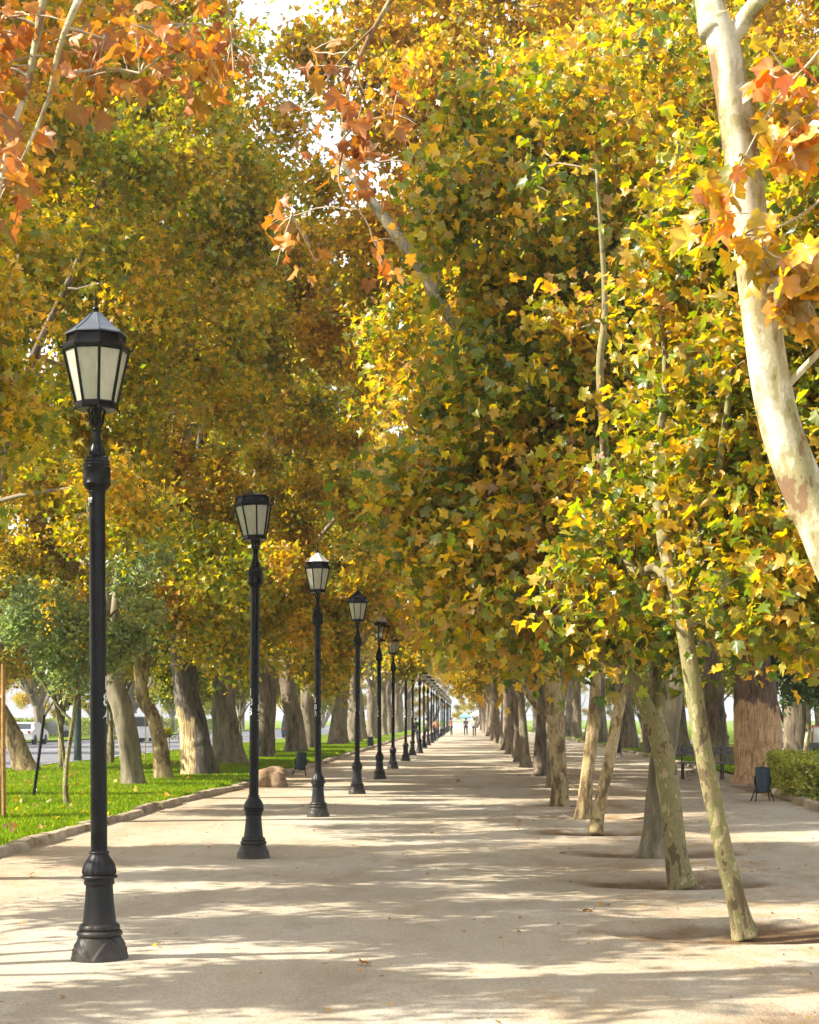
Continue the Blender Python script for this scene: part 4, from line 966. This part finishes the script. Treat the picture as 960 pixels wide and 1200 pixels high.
# ------------------------------------------------------------------ people
def person(loc, rz, top, legs, label, step=.22, arm=.12, hair=(.03,.02,.015), h=1.0, bag=None):
    r = empty('person', loc, rz, label=label, cat='person', group=None); r.scale = (h, h, h)
    import bmesh
    def skin(nm, vs, es, rad, m, root=0):
        me = D.meshes.new(nm); me.from_pydata(vs, es, []); o = D.objects.new(nm, me); COL.objects.link(o)
        md = o.modifiers.new('s', 'SKIN'); md.use_smooth_shade = True; sl = me.skin_vertices[0].data if me.skin_vertices else None
        if sl is None:
            bm = bmesh.new(); bm.from_mesh(me); bm.verts.layers.skin.verify(); bm.to_mesh(me); bm.free(); sl = me.skin_vertices[0].data
        for k, q in enumerate(rad): sl[k].radius = q if isinstance(q, tuple) else (q, q)
        sl[root].use_root = True
        ss = o.modifiers.new('b', 'SUBSURF'); ss.levels = 1; ss.render_levels = 1
        bpy.context.view_layer.update()
        m2 = D.meshes.new_from_object(o.evaluated_get(bpy.context.evaluated_depsgraph_get())); D.objects.remove(o); D.meshes.remove(me)
        m2.materials.clear(); m2.materials.append(m); m2.polygons.foreach_set('use_smooth', [True]*len(m2.polygons))
        return mesh_obj(nm, m2, r)
    s = step; sk = simple('skin_tone', (.42,.26,.18), (.36,.22,.15), 20, .6)
    V = [(0,0,.95),(0,0,1.12),(0,0,1.32),(0,0,1.44),(0,0,1.52),(0,.01,1.60),(0,.02,1.68),
         (-.10,0,.90),(-.11,s*.5,.50),(-.11,s*.8-.05,.10),(-.11,s*.8+.12,.035),(.10,0,.90),(.11,-s*.3,.50),(.11,-s,.12),(.11,-s+.16,.035),
         (-.18,0,1.40),(-.23,-arm,1.14),(-.22,-arm*.6+.06,.90),(-.22,-arm*.4+.10,.80),(.18,0,1.40),(.23,arm*.6,1.14),(.22,arm+.06,.90),(.22,arm+.12,.80)]
    E = [(0,1),(1,2),(2,3),(3,4),(4,5),(5,6),(0,7),(7,8),(8,9),(9,10),(0,11),(11,12),(12,13),(13,14),(3,15),(15,16),(16,17),(17,18),(3,19),(19,20),(20,21),(21,22)]
    R = [(.13,.10),(.12,.09),(.15,.10),(.08,.07),(.05,.05),(.075,.09),(.06,.075),.08,.055,.038,.04,.08,.055,.038,.04,.05,.038,.03,.035,.05,.038,.03,.035]
    skin('body', V, E, R, sk)
    tp = [V[i] for i in (0,1,2,3,15,16,19,20)]
    skin('shirt', tp, [(0,1),(1,2),(2,3),(3,4),(4,5),(3,6),(6,7)], [(.155,.12),(.145,.115),(.17,.12),(.09,.08),.068,.05,.068,.05], simple('shirt_cloth', top, None, 20, .9))
    lg = [(0,0,.97),V[7],V[8],V[9],V[11],V[12],V[13]]
    skin('trousers', lg, [(0,1),(1,2),(2,3),(0,4),(4,5),(5,6)], [(.145,.115),.095,.07,.055,.095,.07,.055], simple('trouser_cloth', legs, None, 20, .9))
    b = MB(); b.lathe([(.045,1.60),(.088,1.62),(.10,1.67),(.092,1.72),(.06,1.757),(.01,1.772)], 16, c=(0,-.012,0)); b.build('hair', simple('hair', hair, None, 20, .7), r, True)
    if bag: b = MB(); b.box((0,-.19,1.2),(.28,.16,.42), bev=.05); b.build('backpack', simple('bag_cloth', bag, None, 20, .9), r, True)
    return r
person(((500-548)/2000*117,117,0), 0, (.55,.42,.38), (.03,.03,.04), 'person in a pale pink top and dark trousers walking away among the lamp posts', bag=(.18,.19,.15))
person(((487-548)/2000*112,112,0), .1, (.03,.03,.06), (.04,.04,.07), 'person in dark clothes just left of the one in the pink top')
person(((546-548)/2000*168,168,0), .1, (.18,.16,.22), (.04,.05,.08), 'dark-topped walker, left one of the pair far down the middle of the walk')
person(((556-548)/2000*158,158,0), -.1, (.55,.5,.5), (.10,.10,.11), 'pale-topped walker, right one of the pair far down the middle of the walk')
person(((529-548)/2000*165,165,0), 1.2, (.55,.12,.12), (.15,.12,.13), 'person in a red top standing beside the far lamp posts', step=.05)
person(((511-548)/2000*128,128,0), 0, (.55,.3,.2), (.06,.06,.12), 'person in an orange-brown top between lamp posts beyond the pink-topped walker')
r = empty('market_tent', (-.35,262,-.3), 0, label='turquoise canopy on thin legs at the far end of the walk', cat='tent')
b = MB(); b.lathe([(1.3,2.0),(1.3,2.35),(.1,2.9)], 4, rot=PI/4); b.build('canopy', simple('turquoise_cloth', (.25,.52,.58), None, 5, .8), r)  # cloth colour paled so that the far canopy looks hazier
for sx in (-1,1):
    for sy in (-1,1):
        b = MB(); b.tube([(sx*.85,sy*.85,0),(sx*.85,sy*.85,2.1)], .03, 6); b.build('leg', M['white'], r)
r = empty('market_tent', (1.6,268,0), 0, label='white canopy right behind the turquoise one at the far end', cat='tent')
b = MB(); b.lathe([(1.6,2.1),(1.6,2.4),(.1,3.0)], 4, rot=PI/4); b.build('canopy', M['white'], r)
for sx in (-1,1):
    for sy in (-1,1):
        b = MB(); b.tube([(sx*1.05,sy*1.05,0),(sx*1.05,sy*1.05,2.2)], .03, 6); b.build('leg', M['white'], r)

# ------------------------------------------------------------------ ground
from mathutils import noise as mnoise
pits = [(2.35,9.4),(2.18,13.4),(2.17,17.4),(2.32,21.1),(1.9,25),(2.0,28.8),(1.83,33),(2.1,41.5),(2.15,50.5),(2.0,58.5)]
def sheet(name, x0, x1, y0, y1, z, m, nx=1, ny=1, fn=None):
    xs = np.linspace(x0, x1, nx+1); ys = y0+(y1-y0)*np.linspace(0, 1, ny+1)
    X, Y = np.meshgrid(xs, ys); Z = np.full_like(X, z)
    if fn: Z = Z+np.vectorize(fn)(X, Y)
    V = np.stack([X, Y, Z], -1).reshape(-1, 3); i = np.arange(ny)[:, None]*(nx+1)+np.arange(nx)[None]
    F = np.stack([i, i+1, i+nx+2, i+nx+1], -1).reshape(-1, 4)
    at = None
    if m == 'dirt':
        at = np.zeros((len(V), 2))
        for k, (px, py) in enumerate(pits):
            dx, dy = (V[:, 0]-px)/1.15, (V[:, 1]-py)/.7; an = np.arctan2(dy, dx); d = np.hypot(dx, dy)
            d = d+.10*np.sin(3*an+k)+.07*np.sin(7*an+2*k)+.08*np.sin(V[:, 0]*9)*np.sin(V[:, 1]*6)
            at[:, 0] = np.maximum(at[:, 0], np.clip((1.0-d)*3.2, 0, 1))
    return mesh_obj(name, fast_mesh(name, V, [F], [M[m]], None, at, smooth=True), None, kind='structure')
sheet('ground', -600, 600, -60, 1500, -.16, 'lawn')
def gz(x, y):
    z = .012*mnoise.noise(Vector((x*.7, y*.5, 0)))+.004*mnoise.noise(Vector((x*2.5, y*2.5, 3)))
    for px, py in pits:
        d = math.hypot((x-px)/1.15, (y-py)/.75)
        if d < 1.6: z += -.05*max(0, 1-d*d*1.1) + .028*math.exp(-((d-1.12)/.2)**2)
    return z
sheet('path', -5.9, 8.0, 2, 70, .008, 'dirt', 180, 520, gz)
sheet('path', -5.9, 8.0, 70, 700, .008, 'dirt')
sheet('lawn', -14.5, -5.8, 2, 400, .075, 'lawn', 12, 300, lambda x, y: .05*mnoise.noise(Vector((x*.3, y*.15, 5))))
sheet('lawn', 8.1, 60, 44, 400, .03, 'lawn')
sheet('path', 8.1, 60, 2, 44, .004, 'pale_path')
sheet('path', 14.5, 17.5, 44, 400, .045, 'pale_path')
sheet('path', 8.4, 60, 63.5, 66, .052, 'pale_path')
sheet('road', -30, -14.8, 0, 700, .0, 'asphalt')
sheet('lawn', -60, -30.3, 0, 600, .09, 'lawn')
mb = MB()
for k in range(40): mb.add([(-22.6,10+k*9,.005),(-22.45,10+k*9,.005),(-22.45,14+k*9,.005),(-22.6,14+k*9,.005)], [(0,1,2,3)])
o = mb.build('road_markings', M['roadpaint']); o['kind'] = 'structure'
# kerbs: one sheet of rough stone segments each
def kerb(name, line, m, w=.2, h=.13, seed=1, seg=2.6):
    rg = np.random.default_rng(seed); mb = MB(); line = [np.array(q, float) for q in line]
    for a, b in zip(line[:-1], line[1:]):
        ln = np.linalg.norm(b-a); n = max(1, int(ln/seg)); d = (b-a)/ln; nrm = np.array([-d[1], d[0]])
        for k in range(n):
            s0 = ln*k/n+.02; s1 = ln*(k+1)/n-.02; off = rg.normal(0, .03); hh = h*rg.uniform(.8, 1.15); ww = w*rg.uniform(.85, 1.15); K = 11
            vs = []
            tl = rg.normal(0, .012)
            for j in range(K):
                s = s0+(s1-s0)*j/(K-1); e = min(1, .55+.5*min(j, K-1-j)) ; c = a+d*s+nrm*(off+tl*(j-K/2)/2)
                for (u, z) in ((-.5,-.05),(-.52,.55),(-.40,.93),(0,1.02),(.40,.92),(.52,.5),(.5,-.05)):
                    q = c+nrm*(u*ww*(.94+.06*e)+rg.normal(0,.006)); vs.append((q[0], q[1], max(-.05, z*hh*(.86+.14*e)+rg.normal(0,.006))))
            fs = []; m_ = 7
            for j in range(K-1):
                for i in range(m_-1): fs.append((j*m_+i, j*m_+i+1, (j+1)*m_+i+1, (j+1)*m_+i))
            fs.append(tuple(range(m_))); fs.append(tuple(reversed(range((K-1)*m_, K*m_))))
            mb.add(vs, fs)
    o = mb.build(name, M[m], None, True, 50); o['kind'] = 'structure'; return o
kerb('kerb', [(-5.75,4),(-5.78,20),(-5.8,34),(-5.55,41),(-5.45,60),(-5.5,90),(-5.6,160),(-5.6,300)], 'kerbstone', .2, .13, 3, 1.9)
kerb('kerb', [(6.45,20),(6.5,31),(6.9,39),(7.1,42.5)], 'kerbstone', .2, .13, 5)
kerb('kerb', [(6.7,50),(7.6,56),(8.0,62),(8.05,90),(8.0,200)], 'kerbstone', .2, .14, 6)
kerb('kerb', [(-14.65,6),(-14.65,300)], 'pale_path', .16, .14, 7, 4)
sheet('ground', 6.55, 9.8, 20, 42.5, .02, 'soil')

# grass blades (uncountable)
rng = np.random.default_rng(77)
def blades(n, x0, x1, y0, y1, z, name, label, far=2.0, cond=None):
    u = rng.random(n); y = y0+(y1-y0)*u**far; x = rng.uniform(x0, x1, n)
    ok = (x > -.285*y-.5) & (x < .22*y+.5)
    x, y = x[ok], y[ok]; n = len(x)
    zz = np.array([.05*mnoise.noise(Vector((a*.3, b*.15, 5))) for a, b in zip(x, y)]) if z > .05 else np.zeros(n)
    a = rng.uniform(0, PI, n); w = (.004+.00045*y); h = rng.uniform(.035, .085, n)*(1+.004*y)
    d = np.stack([np.cos(a), np.sin(a), np.zeros(n)], 1)*w[:, None]; b = np.stack([x, y, z+zz-.01], 1)
    lean = np.concatenate([rng.normal(0, .025, (n, 2)), h[:, None]], 1)
    V = np.stack([b-d, b+d, b+lean], 1).reshape(-1, 3); F = np.arange(3*n).reshape(-1, 3)
    v = np.clip(np.repeat(.5*rng.random(n)+.5*np.array([.5+.5*mnoise.noise(Vector((p*.8, q*.5, 9))) for p, q in zip(x, y)]), 3), 0, 1)
    o = mesh_obj(name, fast_mesh(name, V, [F], [M['blade']], None, v), None, kind='stuff', label=label, cat='grass'); o.color = (.5, 1.0, 0, 1)
blades(420000, -14.4, -5.95, 17, 110, .078, 'grass', 'bright green mown grass on the left lawn', 1.7)
blades(60000, 8.2, 20, 45, 110, .03, 'grass', 'green grass in the park on the right', 1.5)

# fallen leaves: the ones that can be told apart
fl = [(427,1132,.13,.8,'curled rust-brown fallen leaf alone on the path in the foreground'),(692,1070,.11,.82,'small dark fallen leaf on the shaded path left of the nearest trunk'),
      (702,1064,.10,.7,'ochre fallen leaf just right of the small dark one'),(655,1087,.07,.9,'tiny dark leaf scrap on the shaded path'),(546,1094,.06,.95,'tiny brown leaf scrap in the middle of the shaded path'),
      (664,1003,.16,.85,'brown leaf pair lying left of the stout grey trunk'),(608,964,.13,.8,'brown fallen leaf on the sunlit path left of the leaning pair'),(607,971,.13,.9,'dark fallen leaf just below the brown one on the sunlit path'),
      (535,917,.16,.6,'yellow-green leaf spread on the path in the distance'),(503,1027,.10,.88,'brown leaf scrap on the path right of the second lamp'),(355,946,.16,.95,'dark leaf scrap left of the third lamp'),
      (525,905,.18,.9,'small heap of brown leaves far along the path'),(808,916,.18,.8,'brown fallen leaf near the white stone on the right'),(40,1028,.09,.9,'brown leaf scrap left of the first lamp'),(195,1132,.05,.9,'tiny dark scrap right of the first lamp foot')]
for i, (px, py, s, hue, lb_) in enumerate(fl):
    Y = CAMH/(py-842)*2000; x = (px-548)/2000*Y
    rg = np.random.default_rng(900+i); V, F, v = leaf_geo(rg, np.array([[0,0,.03]]), s*.8, np.array([.5]), T_NEAR, -.05, 2.5)
    V[:, 2] = V[:, 2]-V[:, 2].min()
    o = mesh_obj('fallen_leaf', fast_mesh('fallen_leaf', V, [F], [M['leaf']], None, v), None, (x, Y, gz(x, Y)+.012), label=lb_, cat='leaf', group='fallen leaves on the path'); o.color = (min(1, hue+.1), 0, 0, 1)
# scattered crumbs and grit
def scatter(n, name, label, cat, size, hue, spread, tm, y0, y1, far):
    y = y0+(y1-y0)*rng.random(n)**far; x = rng.uniform(-5.6, 7.5, n); ok = (x > -.285*y) & (x < .22*y); x, y = x[ok], y[ok]
    if spread: x = np.where(rng.random(len(x)) < .55, 2.4+rng.normal(0, 1.2, len(x)), x)
    P = np.array([(a, b, gz(a, b)+.014) for a, b in zip(x, y)])
    V, F, v = leaf_geo(rng, P, size, rng.random(len(P)), tm, -.02, 3.0)
    o = mesh_obj(name, fast_mesh(name, V, [F], [M['leaf']], None, v), None, kind='stuff', label=label, cat=cat); o.color = (hue, .5, 0, 1)
scatter(1700, 'leaf_litter', 'small brown leaf crumbs scattered over the path', 'litter', .034, .9, True, T_FAR, 8, 60, 1.3)
n = 1500; y = 17+70*rng.random(n)**1.4; x = rng.uniform(-14.3, -5.95, n); ok = x > -.285*y; x, y = x[ok], y[ok]
keep = np.array([mnoise.noise(Vector((a*.5, b*.25, 2))) for a, b in zip(x, y)]) > rng.uniform(-.5, .35, len(x)); x, y = x[keep], y[keep]
P = np.array([(a, b, .12+.05*mnoise.noise(Vector((a*.3, b*.15, 5)))) for a, b in zip(x, y)])
V, F, v = leaf_geo(rng, P, .11, rng.random(len(P)), T_FAR, .0, 2.0)
o = mesh_obj('leaf_litter', fast_mesh('leaf_litter', V, [F], [M['leaf']], None, v), None, kind='stuff', label='fallen yellow and brown leaves strewn over the left lawn', cat='litter'); o.color = (.72, .6, 0, 1)
n = 9000; y = 8.4+22*rng.random(n)**1.5; x = rng.uniform(-5.4, 6, n); ok = (x > -.285*y) & (x < .22*y); x, y = x[ok], y[ok]; n = len(x)
tet = np.array([[1,0,0],[-.5,.87,0],[-.5,-.87,0],[0,0,.9]]); s = rng.uniform(.002, .0065, n); an = rng.uniform(0, 6.28, n)
ca, sa = np.cos(an), np.sin(an)
X = tet[None,:,0]*ca[:,None]-tet[None,:,1]*sa[:,None]; Y_ = tet[None,:,0]*sa[:,None]+tet[None,:,1]*ca[:,None]
P = np.array([(a, b, gz(a, b)+.007) for a, b in zip(x, y)])
V = (P[:,None,:]+np.stack([X, Y_, np.broadcast_to(tet[None,:,2], X.shape)], -1)*s[:,None,None]).reshape(-1, 3)
F = (np.arange(n)[:,None,None]*4+np.array([[0,1,3],[1,2,3],[2,0,3]])[None]).reshape(-1, 3)
mesh_obj('gravel', fast_mesh('gravel', V, [F], [M['kerbstone']]), None, kind='stuff', label='fine grit scattered on the dirt path', cat='gravel')

# ------------------------------------------------------------------ haze
HAZE = 0.00045
if HAZE:
    mb = MB(); mb.box((0,300,23.5),(1300,800,50))
    m, nt, out = mat('air'); pv = nt.nodes.new('ShaderNodeVolumePrincipled')
    pv.inputs['Color'].default_value = (.86,.92,1,1); pv.inputs['Density'].default_value = HAZE; pv.inputs['Anisotropy'].default_value = .3
    L(nt, pv.outputs[0], out.inputs['Volume'])
    o = mb.build('haze', m); o['kind'] = 'stuff'; o['label'] = 'thin pale haze in the air along the avenue'

# ------------------------------------------------------------------ light, sky, camera
ELEV, AZ = math.radians(38), math.radians(-12)   # sun at the left, a little behind the camera
to_sun = Vector((-math.cos(ELEV)*math.cos(AZ), math.cos(ELEV)*math.sin(AZ), math.sin(ELEV)))
sd = D.lights.new('sun', 'SUN'); sd.energy = 5.0; sd.angle = math.radians(.53); sd.color = (1, .93, .80)
so = D.objects.new('sun', sd); COL.objects.link(so); so.rotation_euler = to_sun.to_track_quat('Z', 'Y').to_euler()
w = D.worlds.new('World'); scene.world = w; w.use_nodes = True; nt = w.node_tree; nt.nodes.clear()
out = nt.nodes.new('ShaderNodeOutputWorld'); bg = nt.nodes.new('ShaderNodeBackground'); bg.inputs[1].default_value = .10
sky = nt.nodes.new('ShaderNodeTexSky'); sky.sky_type = 'NISHITA'; sky.sun_disc = False; sky.sun_elevation = ELEV
sky.sun_rotation = math.atan2(to_sun.x, to_sun.y); sky.air_density = 1.2; sky.dust_density = 2.5
tc = nt.nodes.new('ShaderNodeTexCoord')
cl = noise(nt, mapping(nt, tc.outputs['Generated'], (1,1,2.5)), 2.2, 6, .6)
cm = ramp(nt, cl, [(.38, (.25,.25,.25)), (.6, (.95,.95,.95))])
L(nt, mix(nt, cm, sky.outputs[0], (7.6,7.7,8.0)), bg.inputs[0]); L(nt, bg.outputs[0], out.inputs[0])
cd = D.cameras.new('camera'); co = D.objects.new('camera', cd); COL.objects.link(co); scene.camera = co
co.location = (0, 0, CAMH); co.rotation_euler = (PI/2, 0, 0)
cd.sensor_fit = 'VERTICAL'; cd.sensor_height = 36; cd.sensor_width = 36; cd.lens = 60
cd.shift_x = -68/1200; cd.shift_y = 242/1200; cd.clip_end = 3000; cd.clip_start = .05
cd.dof.use_dof = True; cd.dof.focus_distance = 14; cd.dof.aperture_fstop = 9
vs = scene.view_settings; vs.view_transform = 'Standard'; vs.look = 'None'; vs.exposure = 1.45; vs.gamma = 1; vs.use_curve_mapping = False
cy = scene.cycles; cy.max_bounces = 9; cy.diffuse_bounces = 7; cy.transmission_bounces = 7; cy.glossy_bounces = 2; cy.volume_bounces = 0
cy.transparent_max_bounces = 8; cy.sample_clamp_indirect = 6; cy.use_denoising = True
try: cy.denoiser = 'OPENIMAGEDENOISE'
except Exception: pass
